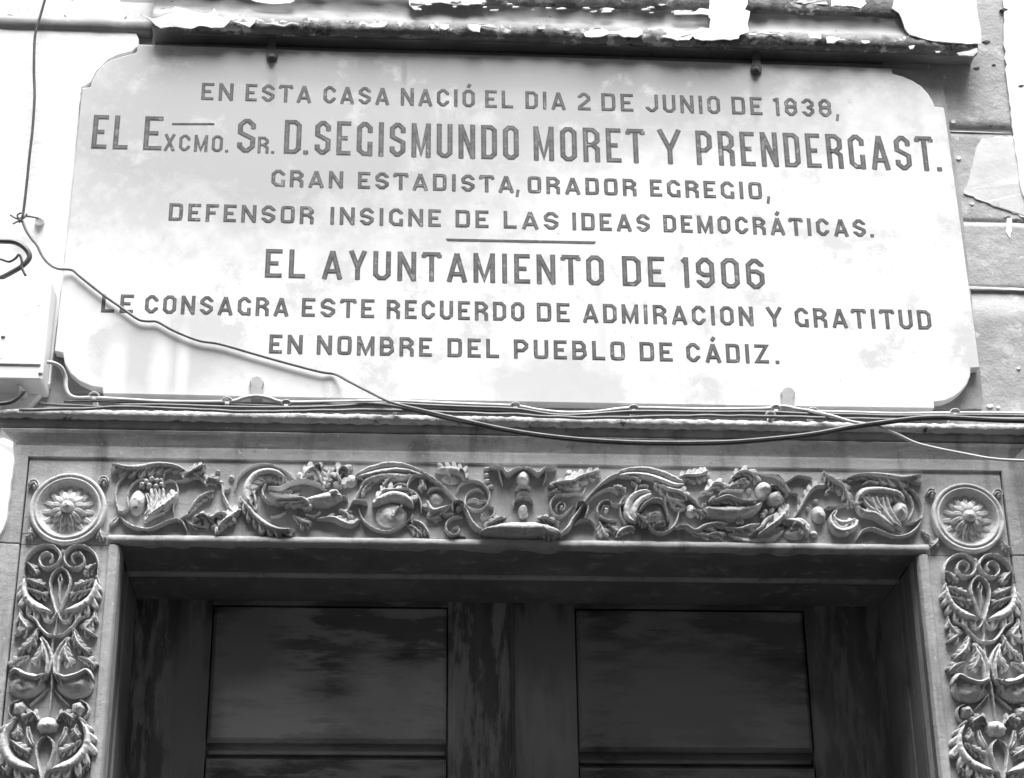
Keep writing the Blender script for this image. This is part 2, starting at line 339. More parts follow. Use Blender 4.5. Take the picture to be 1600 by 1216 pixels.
sf(z(TB, [(1100, 22), (1180, 25), (1210, 38), (1260, 28), (1330, 38), (1450, 44), (1540, 55), (1640, 52), (1640, -5), (1490, -10), (1440, 10), (1300, 22), (1180, 15)]), .3, 4, DS+.004)
sf(z(TC, [(-10, 55), (50, 48), (170, 52), (240, 70), (300, 20), (300, -40), (-10, -40)]), .4, 4, DS+.004)
sf(z(TC, [(530, -40), (500, 70), (560, 110), (590, 180), (610, 240), (650, 290), (720, 310), (800, 335), (860, 345), (960, 355), (1100, 362), (1245, 365), (1240, 250), (1215, 120), (1200, -40)]), .5, 5, DS+.006, DS-.012, 'plaster')
sf(z(TC, [(-10, 315), (60, 312), (70, 332), (190, 335), (40, 340), (0, 362), (-20, 350)]), .3, 4)
sf(z(TC, [(245, 335), (310, 338), (320, 352), (280, 362), (250, 355)]), .3, 4); sf(z(TC, [(640, 385), (690, 378), (680, 402), (650, 408)]), .3, 4); sf(z(TC, [(860, 425), (905, 425), (900, 436), (870, 438)]), .3, 3)
sf(z(TC, [(1040, 440), (1130, 425), (1210, 400), (1215, 430), (1180, 465), (1120, 462), (1060, 462)]), .5, 4, DS+.007, DS-.012, 'oldplaster')
for i in range(26):                              # scattered small scraps of paint along the rough bands
    x = random.uniform(640, 1100); y = random.choice([4, 8, 12])+ (x-640)*.012+random.uniform(-3, 3); r = random.uniform(2, 7)
    sf([(x+r*1.6*math.cos(a)*random.uniform(.4, 1.2), y+r*.3*math.sin(a)*random.uniform(.4, 1.4)) for a in np.arange(0, 6.2, .7)], .2, 3, DS+.0085)

# ------------------------------------------------------------------ marble plaque
DP = .034
TL = P(128, 137, DP); BR = P(1531, 575, DP)
plaque = thing('marble_plaque', ((TL[0]+BR[0])/2, 0, P(800, 630, DP)[2]), 'large white marble memorial plaque with Spanish inscription in dark capitals over the doorway', 'plaque')
out = [(215, 69), (320, 72.5), (530, 80), (800, 87), (1060, 95), (1300, 103), (1393, 107), (1395, 115), (1410, 119), (1426, 126), (1440, 135), (1450, 146),
       (1457, 157), (1461, 167), (1475, 168), (1478, 185), (1505, 380), (1531, 575), (1517, 576), (1516, 588), (1511, 601), (1501, 613), (1490, 621), (1476, 627),
       (1460, 629), (1460, 639), (1100, 634), (700, 627), (400, 621), (161, 616), (160, 607), (142, 604), (124, 596), (110, 584), (101, 568), (98, 552), (85, 549),
       (96, 450), (112, 300), (128, 137), (141, 136), (144, 126), (150, 114), (160, 102), (172, 94), (190, 88), (210, 83), (214, 80)]
slab = extrude('marble_slab', xz(out, DP), .008, DP, M['marble'], plaque, bev=.0025)
bed = [(240, 75), (1470, 110), (1500, 300), (1528, 560), (1532, 578), (1535, 610), (1535, 640), (1200, 636), (300, 620), (110, 612), (95, 540), (130, 160)]
extrude('mortar_bed', xz(jag(bed, 1, 12), .012), 0.0, .012, M['wall'], plaque, bev=.001)

def rounded(p, closed):
    out = []; n = len(p)
    for i in range(n):
        out.append(p[i])
        if not closed and i in (0, n-1): continue
        a, b, z = p[i], p[(i+1) % n], p[i-1]; d = b-a; e = a-z
        if np.hypot(*d) > .42*(max(q[0] for q in p)-min(q[0] for q in p)+1e-6): continue
        if abs(d[0]) < 1e-6 or abs(d[1]) < 1e-6: continue
        if abs(e[1]) < 1e-6: c = np.array([b[0], a[1]])
        elif abs(e[0]) < 1e-6: c = np.array([a[0], b[1]])
        else: continue
        out.append(.5*(a+b)*.42+c*.58)
    return out
def ribbon(pts, t, closed=False):
    p = rounded([np.array(q, float) for q in pts], closed); n = len(p); L, R = [], []
    for i in range(n):
        if closed or 0 < i < n-1:
            a = p[i]-p[(i-1) % n]; b = p[(i+1) % n]-p[i]
            a /= np.linalg.norm(a)+1e-9; b /= np.linalg.norm(b)+1e-9
            na = np.array([-a[1], a[0]]); nb = np.array([-b[1], b[0]]); m = na+nb; m /= np.linalg.norm(m)+1e-9
            k = 1/max(.55, float(m@na))
        else:
            a = (p[1]-p[0]) if i == 0 else (p[-1]-p[-2]); a /= np.linalg.norm(a)+1e-9; m = np.array([-a[1], a[0]]); k = 1
        L.append(p[i]+m*k*t/2); R.append(p[i]-m*k*t/2)
    return L, R
def glyph(ch, W, H, t):
    a = t/2; L, R, B, T = a, W-a, a, H-a; c = min(.22*W, .14*H) if ch in 'OD0U' else min(.27*W, .17*H); md = H*.5
    O = ([(L+c, B), (R-c, B), (R, B+c), (R, T-c), (R-c, T), (L+c, T), (L, T-c), (L, B+c)], True)
    G = {
     'O': [O], '0': [O],
     'D': [([(L, B), (R-c, B), (R, B+c), (R, T-c), (R-c, T), (L, T)], True)],
     'E': [([(W, T), (L, T), (L, B), (W, B)], 0), ([(t, md), (W*.78, md)], 0)],
     'F': [([(W, T), (L, T), (L, 0)], 0), ([(t, md), (W*.78, md)], 0), ([(W*.5, T-a), (W*.5, T-a*1.1)], 0)],
     'L': [([(L, H), (L, B), (W, B)], 0)],
     'I': [([(W/2, 0), (W/2, H)], 0)], '1': [([(W*.6, 0), (W*.6, H)], 0), ([(W*.6, H-a), (0, H*.84)], 0)],
     'T': [([(0, T), (W, T)], 0), ([(W/2, T-a), (W/2, 0)], 0), ([(a*.5, T), (a*.5, T-t*.75)], 0), ([(W-a*.5, T), (W-a*.5, T-t*.75)], 0)],
     'A': [([(a*.8, 0), (W/2, H-a*.4)], 0), ([(W-a*.8, 0), (W/2, H-a*.4)], 0), ([(W*.24, H*.27), (W*.76, H*.27)], 0)],
     'N': [([(L, 0), (L, H)], 0), ([(R, 0), (R, H)], 0), ([(L, H-a*.6), (R, a*.6)], 0)],
     'M': [([(L, 0), (L, H)], 0), ([(R, 0), (R, H)], 0), ([(L, H-a), (W/2, H*.12), (R, H-a)], 0)],
     'U': [([(L, H), (L, B+c), (L+c, B), (R-c, B), (R, B+c), (R, H)], 0)],
     'J': [([(R, H), (R, B+c), (R-c, B), (L+c, B), (L, B+c), (L, H*.30)], 0)],
     'C': [([(R, H*.66), (R, T-c), (R-c, T), (L+c, T), (L, T-c), (L, B+c), (L+c, B), (R-c, B), (R, B+c), (R, H*.34)], 0)],
     'G': [([(R, H*.68), (R, T-c), (R-c, T), (L+c, T), (L, T-c), (L, B+c), (L+c, B), (R-c*.6, B), (R, B+c*.6), (R, H*.42)], 0), ([(R, 0), (R, B+c)], 0)],
     'S': [([(R, H*.70), (R, T-c), (R-c, T), (L+c, T), (L, T-c), (L, md+c*.75), (L+c, md+c*.15), (R-c, md-c*.15), (R, md-c*.75), (R, B+c), (R-c, B), (L+c, B), (L, B+c), (L, H*.30)], 0)],
     'P': [([(L, 0), (L, T), (R-c, T), (R, T-c), (R, H*.42+c), (R-c, H*.42), (t*.8, H*.42)], 0)],
     'R': [([(L, 0), (L, T), (R-c, T), (R, T-c), (R, md+c), (R-c, md), (t*.8, md)], 0), ([(R-c*1.1, md), (R, md-c), (R, 0)], 0)],
     'B': [([(L, B), (R-c, B), (R, B+c), (R, md-c*.8), (R-c*.8, md), (R-.2*c, md+c*.8), (R-.2*c, T-c), (R-c, T), (L, T)], True), ([(t*.8, md), (R-c*.6, md)], 0)],
     'X': [([(a*.8, 0), (W-a*.8, H)], 0), ([(a*.8, H), (W-a*.8, 0)], 0)],
     'Y': [([(W/2, 0), (W/2, H*.48)], 0), ([(a*.8, H), (W/2, H*.42)], 0), ([(W-a*.8, H), (W/2, H*.42)], 0)],
     'Z': [([(0, T), (R, T), (L, B), (W, B)], 0)],
     '2': [([(L, H*.72), (L, T-c), (L+c, T), (R-c, T), (R, T-c), (R, H*.60), (L, B+c*.6), (L, B), (W, B)], 0)],
     '3': [([(L, H*.74), (L, T-c), (L+c, T), (R-c, T), (R, T-c), (R, md+c*.8), (R-c, md), (R, md-c*.8), (R, B+c), (R-c, B), (L+c, B), (L, B+c), (L, H*.27)], 0), ([(R-c, md), (L+c, md)], 0)],
     '8': [([(L+c, B), (R-c, B), (R, B+c), (R, md-c*.8), (R-c*.7, md), (L+c*.7, md), (L, md-c*.8), (L, B+c)], True), ([(L+c, T), (R-c, T), (R, T-c), (R, md+c*.8), (R-c*.7, md+a*.4), (L+c*.7, md+a*.4), (L, md+c*.8), (L, T-c)], True)],
     '6': [([(R, H*.74), (R, T-c), (R-c, T), (L+c, T), (L, T-c), (L, B+c), (L+c, B), (R-c, B), (R, B+c), (R, md-c*.2), (R-c, md+c*.5), (t, md+c*.5)], 0)],
     '9': [([(L, H*.26), (L, B+c), (L+c, B), (R-c, B), (R, B+c), (R, T-c), (R-c, T), (L+c, T), (L, T-c), (L, md+c*.2), (L+c, md-c*.5), (W-t, md-c*.5)], 0)],
     '.': [([(W/2, 0), (W/2, t*.9)], 0)], ',': [([(W/2+t*.2, t), (W/2-t*.15, -t*1.1)], 0)],
    }
    acc = {'Ó': 'O', 'Á': 'A'}
    if ch in acc: return glyph(acc[ch], W, H, t)+[([(W*.45, H*1.12), (W*.62, H*1.32)], 0)]
    return G[ch]
def letter(ch, x, zb, W, H, t, k=0, shear=0):
    V, F = [], []; d0 = DP-.0015
    for si, (pts, cl) in enumerate(glyph(ch, W, H, t)):
        L, R = ribbon(pts, t if ch not in ',' else t*.8, cl); n = len(L); dd = DP+.0002+.00005*si; b = len(V)
        for q in L+R: V.append((x+q[0]+shear*q[1], -dd, zb+q[1]))
        for q in L+R: V.append((x+q[0]+shear*q[1], -d0, zb+q[1]))
        m = n if cl else n-1
        for i in range(m):
            j = (i+1) % n
            F.append((b+i, b+j, b+n+j, b+n+i)); F.append((b+i, b+j, b+2*n+j, b+2*n+i)); F.append((b+n+i, b+n+j, b+3*n+j, b+3*n+i))
        if not cl: F.append((b, b+n, b+3*n, b+2*n)); F.append((b+n-1, b+2*n-1, b+4*n-1, b+3*n-1))
    nf = len(F)
    for si, (pts, cl) in enumerate(glyph(ch, W, H, t)):
        L, R = ribbon(pts, t*.42, cl); n = len(L); dd = DP+.0006+.00005*si; b = len(V)
        for q in L+R: V.append((x+q[0]+shear*q[1], -dd, zb+q[1]))
        F += [(b+i, b+(i+1) % n, b+n+(i+1) % n, b+n+i) for i in range(n if cl else n-1)]
    o = mk('letter', V, F, M['letter'], plaque); o.data.materials.append(M['letterin'])
    for p in o.data.polygons[nf:]: p.material_index = 1
    return o
RW = {'I': .34, '1': .5, 'M': 1.22, '.': .3, ',': .3, 'N': 1.06, 'A': 1.12, 'Á': 1.12, 'E': .9, 'L': .88, 'F': .9, 'T': 1.0}
def words(line, wl, hl, hr, tpx, gap=.36, rel=1.0):
    """line: baseline ((x0,y0),(x1,y1)); wl: (text, xa, xb) pixel extents; hl/hr: cap heights in px at both ends"""
    (x0, y0), (x1, y1) = line
    for text, xa, xb in wl:
        ws = [RW.get(c, 1.0) for c in text]
        tot = sum(ws)+gap*(len(ws)-1); u = (xb-xa)/tot; x = xa
        for c, wd in zip(text, ws):
            f = (x-x0)/(x1-x0); y = y0+(y1-y0)*f; hp = hl+(hr-hl)*f
            a = P(x, y, DP); b = P(x+wd*u, y+(y1-y0)/(x1-x0)*wd*u, DP); top = P(x, y-hp*rel, DP)
            letter(c, a[0], a[2], b[0]-a[0], top[2]-a[2], (P(x+tpx, y, DP)-a)[0])
            x += (wd+gap)*u
words(((339, 157), (1254, 182)), [('EN', 314, 364), ('ESTA', 383, 486), ('CASA', 505, 608), ('NACIÓ', 626, 742), ('EL', 758, 802), ('DIA', 821, 884), ('2', 903, 923),
      ('DE', 940, 990), ('JUNIO', 1009, 1126), ('DE', 1144, 1192), ('1838', 1210, 1300), (',', 1304, 1313)], 27, 28, 5.6)
l2 = ((142, 232.5), (1455, 267.5))
words(l2, [('EL', 142, 199), ('E', 223, 252), ('S', 369.5, 398), ('D', 443, 470), ('.', 473, 482), ('SEGISMUNDO', 491, 811), ('MORET', 834, 1007.5), ('Y', 1029, 1066.5),
      ('PRENDERGAST', 1089, 1461), ('.', 1464, 1473)], 53, 54, 8.2)
words(l2, [('XCMO', 255.5, 347.5), ('.', 350, 358), ('R', 402, 419.5), ('.', 422, 430)], 26, 26, 5)
words(((423, 291.5), (1192, 312)), [('GRAN', 423.5, 536), ('ESTADISTA', 559, 803), (',', 804, 813), ('ORADOR', 824.5, 995), ('EGREGIO', 1016, 1191.5), (',', 1196, 1205)], 26.5, 27, 6)
words(((263, 345), (1354, 370.6)), [('DEFENSOR', 263, 490), ('INSIGNE', 515, 689), ('DE', 711.6, 763.5), ('LAS', 787, 873), ('IDEAS', 894, 1016), ('DEMOCRÁTICAS', 1037, 1354), ('.', 1358, 1368)], 27.5, 27.5, 6)
words(((413.5, 434), (1196, 452.5)), [('EL', 413.5, 476.5), ('AYUNTAMIENTO', 503, 944.5), ('DE', 973, 1040), ('1', 1067.5, 1078), ('906', 1089, 1196)], 45, 48, 8)
words(((157.5, 488.5), (1456, 515.5)), [('LE', 157.5, 207.6), ('CONSAGRA', 225.5, 450.5), ('ESTE', 471, 584.7), ('RECUERDO', 604, 819.6), ('DE', 839, 890.5), ('ADMIRACION', 911, 1178), ('Y', 1198, 1223.7), ('GRATITUD', 1243, 1456.5)], 29, 30.5, 6)
words(((420, 552.6), (1202, 568.5)), [('EN', 420, 472.5), ('NOMBRE', 494.5, 675), ('DEL', 699, 780), ('PUEBLO', 803, 977), ('DE', 1000, 1051.5), ('CÁDIZ', 1073, 1202), ('.', 1210, 1220)], 30, 30, 6.2)
extrude('rule_line', xz([(697, 373), (931, 377.5), (929, 381), (699, 376.5)], DP), DP-.0015, DP+.0007, M['letter'], plaque)
extrude('rule_line', xz([(269, 192.5), (335, 192.5), (335, 195), (269, 195)], DP), DP-.0015, DP+.0007, M['letter'], plaque)
# iron clamps holding the plaque
def dome_mesh(cx, cz, rx, rz, rot, h, d0, nr=8, na=20, power=.5, bumps=None, seed=0):
    V, F = [(cx, -d0-h, cz)], []
    cr, sr = math.cos(rot), math.sin(rot)
    for i in range(1, nr+1):
        r = math.sin(i/nr*math.pi/2); hh = max(0, 1-r*r)**power
        for k in range(na):
            a = 2*math.pi*k/na; f = 1+(bumps(a, r) if bumps else 0)
            x, zz = rx*r*f*math.cos(a), rz*r*f*math.sin(a)
            p = Vector((cx*60+x*60, seed, cz*60+zz*60))
            V.append((cx+x*cr-zz*sr, -d0-h*hh*(1+.30*noise.noise(p)+.12*noise.noise(p*3)) + (0.003 if i == nr else 0), cz+x*sr+zz*cr))
    for k in range(na): F.append((0, 1+k, 1+(k+1) % na))
    for i in range(nr-1):
        for k in range(na):
            a, b = 1+i*na+k, 1+i*na+(k+1) % na; F.append((a, a+na, b+na, b))
    F.append(tuple(1+(nr-1)*na+k for k in range(na)))
    return V, F
for cx, cy, wpx in ((425, 76, 10), (1181, 97, 11)):
    q = xz([(cx-5, cy-14), (cx+5, cy-14), (cx+6, cy), (cx+9, cy+12), (cx+8, cy+18), (cx, cy+21), (cx-8, cy+18), (cx-9, cy+12), (cx-6, cy)], DP)
    cl = extrude('plaque_clamp', q, .01, DP+.007, M['iron'], plaque, bev=.002)
    c = P(cx, cy+13, DP+.008); V, F = dome_mesh(c[0], c[2], .0085, .009, 0, .010, DP+.005); mk('clamp_bolt', V, F, M['iron'], cl, True)
for cx, cy in ((401, 606), (1230, 623)):
    q = xz([(cx-10, cy+16), (cx-9, cy), (cx-11, cy-8), (cx-6, cy-15), (cx+1, cy-17), (cx+8, cy-14), (cx+12, cy-7), (cx+9, cy+2), (cx+9, cy+16)], DP)
    extrude('plaque_clamp', q, .01, DP+.008, M['clamp'], plaque, bev=.002)

# ------------------------------------------------------------------ carved stone door surround
sur = thing('door_surround', ((XiL+XiR)/2, -D_ST, 0), 'carved grey stone door surround with acanthus frieze, corner rosettes and scrolled jambs under the plaque', 'door surround')
ZJ = P(100, 851, D_ST)[2]
def ribs(name, prof, xl, xr, ztop, mat, part, zlo=0.0, zj=None, noisea=.0006):
    """moulding profile (offset outward o, depth d) swept round the opening: 'left','right' jamb or 'top'"""
    V, F = [], []; m = len(prof)
    if part == 'left': path = lambda o: [(xl-o, zlo), (xl-o, (zlo+zj)/2), (xl-o, zj)]
    elif part == 'right': path = lambda o: [(xr+o, zlo), (xr+o, (zlo+zj)/2), (xr+o, zj)]
    else:
        def path(o):
            a = [(xl-o, zj), (xl-o, ztop+o)]; b = [(xr+o, ztop+o), (xr+o, zj)]
            mid = [(a[1][0]+(b[0][0]-a[1][0])*i/60, ztop+o) for i in range(1, 60)]
            return a+mid+b
    cols = [path(o) for o, d in prof]; n = len(cols[0])
    for i in range(n):
        for j, (o, d) in enumerate(prof):
            x, zz = cols[j][i]; e = noisea*noise.noise(Vector((x*14, j, zz*14)))
            V.append((x, -d-e, zz))
    for i in range(n-1):
        for j in range(m-1): F.append((i*m+j, i*m+j+1, (i+1)*m+j+1, (i+1)*m+j))
        F.append((i*m+m-1, i*m, (i+1)*m, (i+1)*m+m-1))
    F += [tuple(range(m)), tuple(range((n-1)*m, n*m))]
    o = mk(name, V, F, mat, sur); bevel(o, .0012, 1); return o
gap = .0012
outer = [(0.0025, -.02), (.0025, D_ST-.003), (.003, D_ST+.003), (.004, D_ST+.0045), (.022, D_ST+.005), (.027, D_ST+.0045), (.031, D_ST+.006), (.040, D_ST+.0095), (.050, D_ST+.0135), (FOUT-.002, D_ST+.015), (FOUT, D_ST+.014), (FOUT, -.02)]
for pt in ('left', 'right'): ribs('jamb_moulding', outer, XoL, XoR, ZoT, M['stone'], pt, 0, ZJ-gap)
ribs('head_moulding', outer, XoL, XoR, ZoT, M['stone'], 'top', zj=ZJ+gap)
inner = [(-.0235, D_ST-.06), (-.0235, D_ST-.004), (-.020, D_ST+.004), (-.012, D_ST+.007), (-.004, D_ST+.006), (-.0015, D_ST+.001), (-.0015, D_ST-.06)]
# fillet round the opening: outer edge at XiL/XiR/ZiT
for pt in ('left', 'right'): ribs('opening_fillet', inner, XiL, XiR, ZiT, M['stone'], pt, 0, Z1-gap)
roll = [(XiL, 0)]
hbar('lintel_roll', XiL+.0, XiR-.0, [(D_ST-.05, ZiT-.001), (D_ST+.002, ZiT-.001), (D_ST+.008, ZiT-.004), (D_ST+.011, (ZiT+Z1)/2), (D_ST+.008, Z1+.003), (D_ST, Z1), (D_ST-.05, Z1)], M['stone'], sur, 160, .0012, 4)
# reveals
def slabq(name, pts3, mat, parent):   # thin solid through 4 points
    return mk(name, pts3, [(0, 1, 2, 3), (4, 7, 6, 5), (0, 4, 5, 1), (1, 5, 6, 2), (2, 6, 7, 3), (3, 7, 4, 0)], mat, parent)
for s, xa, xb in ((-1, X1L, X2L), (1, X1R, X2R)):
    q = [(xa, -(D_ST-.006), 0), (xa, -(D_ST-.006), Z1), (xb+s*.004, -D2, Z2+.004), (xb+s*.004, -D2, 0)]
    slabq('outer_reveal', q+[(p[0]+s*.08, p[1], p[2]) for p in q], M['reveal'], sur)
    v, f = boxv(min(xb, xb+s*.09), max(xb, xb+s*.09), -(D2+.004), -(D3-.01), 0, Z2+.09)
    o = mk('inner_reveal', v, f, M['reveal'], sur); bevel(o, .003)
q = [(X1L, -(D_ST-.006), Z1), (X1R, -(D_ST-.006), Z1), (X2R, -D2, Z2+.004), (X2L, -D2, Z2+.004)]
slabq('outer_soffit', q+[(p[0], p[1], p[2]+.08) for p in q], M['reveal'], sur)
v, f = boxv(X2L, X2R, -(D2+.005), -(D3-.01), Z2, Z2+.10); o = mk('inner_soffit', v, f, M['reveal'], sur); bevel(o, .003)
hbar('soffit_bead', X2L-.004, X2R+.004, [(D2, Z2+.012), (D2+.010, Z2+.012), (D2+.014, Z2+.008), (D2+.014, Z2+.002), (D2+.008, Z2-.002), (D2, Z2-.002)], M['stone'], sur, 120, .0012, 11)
# ground blocks of frieze and jambs
frieze = box('frieze_block', XoL, XoR, -.3, D_ST, ZiT, ZoT+.004, M['stone'], sur)
zj2 = ZiT
pilL = box('jamb_block', XoL, XiL+.004, -.02, D_ST-.0005, 0, ZJ-gap, M['stone'], sur)
pilR = box('jamb_block', XiR-.004, XoR, -.02, D_ST-.0005, 0, ZJ-gap, M['stone'], sur)
box('corner_block', XoL, XiL+.004, -.02, D_ST-.0007, ZJ+gap*.0, ZiT-.0005, M['stone'], sur)
box('corner_block', XiR-.004, XoR, -.02, D_ST-.0007, ZJ+gap*.0, ZiT-.0005, M['stone'], sur)
box('render_backing', XoL-.08, XoL, -.02, .03, 0, ZoT, M['stone'], sur); box('render_backing', XoR, XoR+.08, -.02, .03, 0, ZoT, M['stone'], sur)
# rough ledge over the surround
zl = P(800, 655, .10)[2]; zf0 = ZoT+FOUT
hbar('fascia_band', P(-60, 665, .08)[0], XoR+.30, [(0, zl+.004), (D_ST+.015, zl+.004), (D_ST+.015, (zl+zf0)/2), (D_ST+.014, zf0+.003), (D_ST+.010, zf0+.002), (0, zf0+.0015)], M['stone'], sur, 200, .0010, 2)
hbar('rough_ledge', P(-60, 650, .1)[0], XoR+.30, [(0, zl+.020), (D_ST+.016, zl+.019), (D_ST+.024, zl+.016), (D_ST+.029, zl+.011), (D_ST+.027, zl+.004), (D_ST+.022, zl), (D_ST+.02, zl-.001), (0, zl-.001)], M['ledge'], sur, 500, .0028, 6, True, 80)

# ---- relief carving
def loft(T, pts, wd, h=.012, lobes=0, side=0, d0=None, parent=None, name='scroll_stem', vein=False, world=False, tip=.25, mir=None, dx=0, dz=0, lift=0):
    d0 = D_ST if d0 is None else d0
    s = T[2]; px = [(T[0]+x/s, T[1]+y/s) for x, y in pts]
    W = [(lambda q: (q[0]+dx, q[2]+dz))(P(x, y, d0+h*.5)) for x, y in px]
    if mir is not None: W = [(2*mir-x, zz) for x, zz in W]
    L = sum(math.dist(W[i], W[i+1]) for i in range(len(W)-1))
    n = max(10, int(L/.0020), lobes*8); sp = spline(W, n)
    if isinstance(wd, (int, float)): wd = [wd]*len(pts)
    sc = 1/s/803.0
    wv = np.interp(np.linspace(0, 1, n), np.linspace(0, 1, len(wd)), wd)*sc
    U = [-1, -.92, -.75, -.5, -.25, 0, .25, .5, .75, .92, 1]; V, F = [], []; m = len(U)
    sd = random.random()*99; wf, hf = (1.22, 1.45) if vein else (.95, 1.4) if name in ('scroll_stem', 'volute') else (.9, 1.2)
    for i in range(n):
        t = i/(n-1); a = sp[max(0, i-1)]; b = sp[min(n-1, i+1)]; tg = (b-a)/(np.linalg.norm(b-a)+1e-9); nm = np.array([-tg[1], tg[0]])
        env = min(1, (t+.02)/.10, (1.02-t)/.10); wi = wf*wv[i]*(tip+(1-tip)*math.sqrt(max(0, env)))
        hh = hf*h*(.35+.65*math.sqrt(max(0, env)))
        for u in U:
            on = lobes and (side == 0 or side*u > 0)
            ph = (t*lobes+.35*abs(u)) % 1.0
            f = (1.28-.85*ph**1.2*abs(u)) if on else 1.0
            prof = (1-abs(u)**1.7)**.75
            if vein: prof = (1-abs(u)**5)**.7*(.55+.45*abs(u)**1.3)*(.80 if u == 0 and wi > .003 else 1)
            if on: prof *= .68+.32*abs(math.sin(math.pi*ph))**.5
            sweep = (abs(u)**2)*wi*.5 if on else 0
            p = sp[i]+nm*u*wi*f-tg*sweep
            q = Vector((p[0]*110, sd, p[1]*110))
            dd = d0-.002+(hh+.002)*prof+(.0016*noise.noise(q)+.0018*noise.noise(q*3.1))*prof
            if abs(u) == 1: dd = d0-.002
            e2 = .0009*noise.noise(q*2.3+Vector((5, 5, 5)))
            V.append((p[0]+e2, -dd, p[1]+e2))
    for i in range(n-1):
        for j in range(m-1): F.append((i*m+j, i*m+j+1, (i+1)*m+j+1, (i+1)*m+j))
    F += [tuple(range(m)), tuple(range((n-1)*m, n*m))]
    return mk(name, V, F, M['relief'], parent or frieze, True)
def acanthus(T, pts, wd, h=.014, lobes=5, side=0, parent=None, mir=None, dx=0, dz=0):
    side = -side; s = T[2]; px = [(T[0]+x/s, T[1]+y/s) for x, y in pts]
    W = [(lambda q: (q[0]+dx, q[2]+dz))(P(x, y, D_ST+h*.6)) for x, y in px]
    if mir is not None: W = [(2*mir-x, zz) for x, zz in W]; side = -side
    L = sum(math.dist(W[i], W[i+1]) for i in range(len(W)-1)); n = max(16, int(L/.002)); sp = spline(W, n)
    if isinstance(wd, (int, float)): wd = [wd]*len(pts)
    wv = np.interp(np.linspace(0, 1, n), np.linspace(0, 1, len(wd)), wd)/s/803.0*1.15
    V, F = [], []; sd = random.random()*99
    def strip(path, hw, hh, lift0, cup):
        b = len(V); m = 7; U = (-1, -.8, -.42, 0, .42, .8, 1); k = len(path)
        for i, p in enumerate(path):
            a = path[max(0, i-1)]; c = path[min(k-1, i+1)]; tg = (c-a)/(np.linalg.norm(c-a)+1e-9); nm = np.array([-tg[1], tg[0]])
            for u in U:
                prof = (1-abs(u)**4)**.7*((.62+.38*abs(u)**1.3) if cup else 1-.35*abs(u))
                q = Vector((p[0]*120, sd, p[1]*120)); z0 = lift0[i]
                dd = D_ST-.002+(hh[i]+.002)*prof*z0+(.0012*noise.noise(q)+.0016*noise.noise(q*2.7))*prof
                w2 = p+nm*u*hw[i]
                V.append((w2[0], -(dd if abs(u) < 1 else D_ST-.002), w2[1]))
        for i in range(k-1):
            for j in range(m-1): F.append((b+i*m+j, b+i*m+j+1, b+(i+1)*m+j+1, b+(i+1)*m+j))
        F.append(tuple(b+j for j in range(m))); F.append(tuple(b+(k-1)*m+j for j in range(m)))
    e = [min(1, (i/(n-1)+.03)/.15, (1.03-i/(n-1))/.12) for i in range(n)]
    strip(sp, [wv[i]*(.55 if side == 0 else .85)*(.3+.7*e[i]) for i in range(n)], [1.35*h*(.5+.5*e[i]) for i in range(n)], [1]*n, False)
    lobes = max(lobes, 3)+1
    for sg in ((-1, 1) if side == 0 else (side,)):
        for q in range(lobes):
            t = (q+.08)/lobes; i = int(t*(n-1)); p = sp[i]; a = sp[max(0, i-1)]; c = sp[min(n-1, i+1)]
            tg = (c-a)/(np.linalg.norm(c-a)+1e-9); nm = np.array([-tg[1], tg[0]])*sg
            ln = wv[i]*(1.25 if side == 0 else 1.50)*random.uniform(.85, 1.1); sp_ = L/lobes
            p1 = p+nm*ln*.55+tg*sp_*.30; p2 = p+nm*ln*.92+tg*sp_*.65; p3 = p+nm*ln*1.05+tg*sp_*.85
            path = spline([p-tg*sp_*.2, p1, p2, p3], 9)
            hw = [max(.0006, min(sp_*.50, ln*.55)*(math.sin(math.pi*min(1, (.22+.80*j/8)))**.8)) for j in range(9)]
            strip(path, hw, [h*1.45*(1-.30*(j/8)) for j in range(9)], [1]*9, True)
    return mk('acanthus_leaf', V, F, M['relief'], parent or frieze, True)
def dome(T, x, y, rx, ry, rot=0, h=.014, name='fruit', parent=None, mir=None, bumps=None, dx=0, dz=0):
    s = T[2]; c = P(T[0]+x/s, T[1]+y/s, D_ST+h*.5); cx = c[0]+dx
    if mir is not None: cx = 2*mir-cx; rot = -rot
    k = 1/s/803.0
    V, F = dome_mesh(cx, c[2]+dz, rx*k*1.03, ry*k*1.03, -math.radians(rot), h*1.15, D_ST-.001, bumps=bumps, seed=x)
    return mk(name, V, F, M['relief'], parent or frieze, True)
lobed = lambda n, a: (lambda th, r: a*math.cos(n*th)*r)
def S_(T, pts, w, h=.010, **k): return loft(T, pts, w, h, name='scroll_stem', **k)
def LF(T, pts, w, lobes=5, side=0, h=.014, **k):
    if lobes >= 2: return acanthus(T, pts, w, h, lobes, side, **k)
    return loft(T, pts, w, h, lobes, side, name='acanthus_leaf', vein=True, **k)
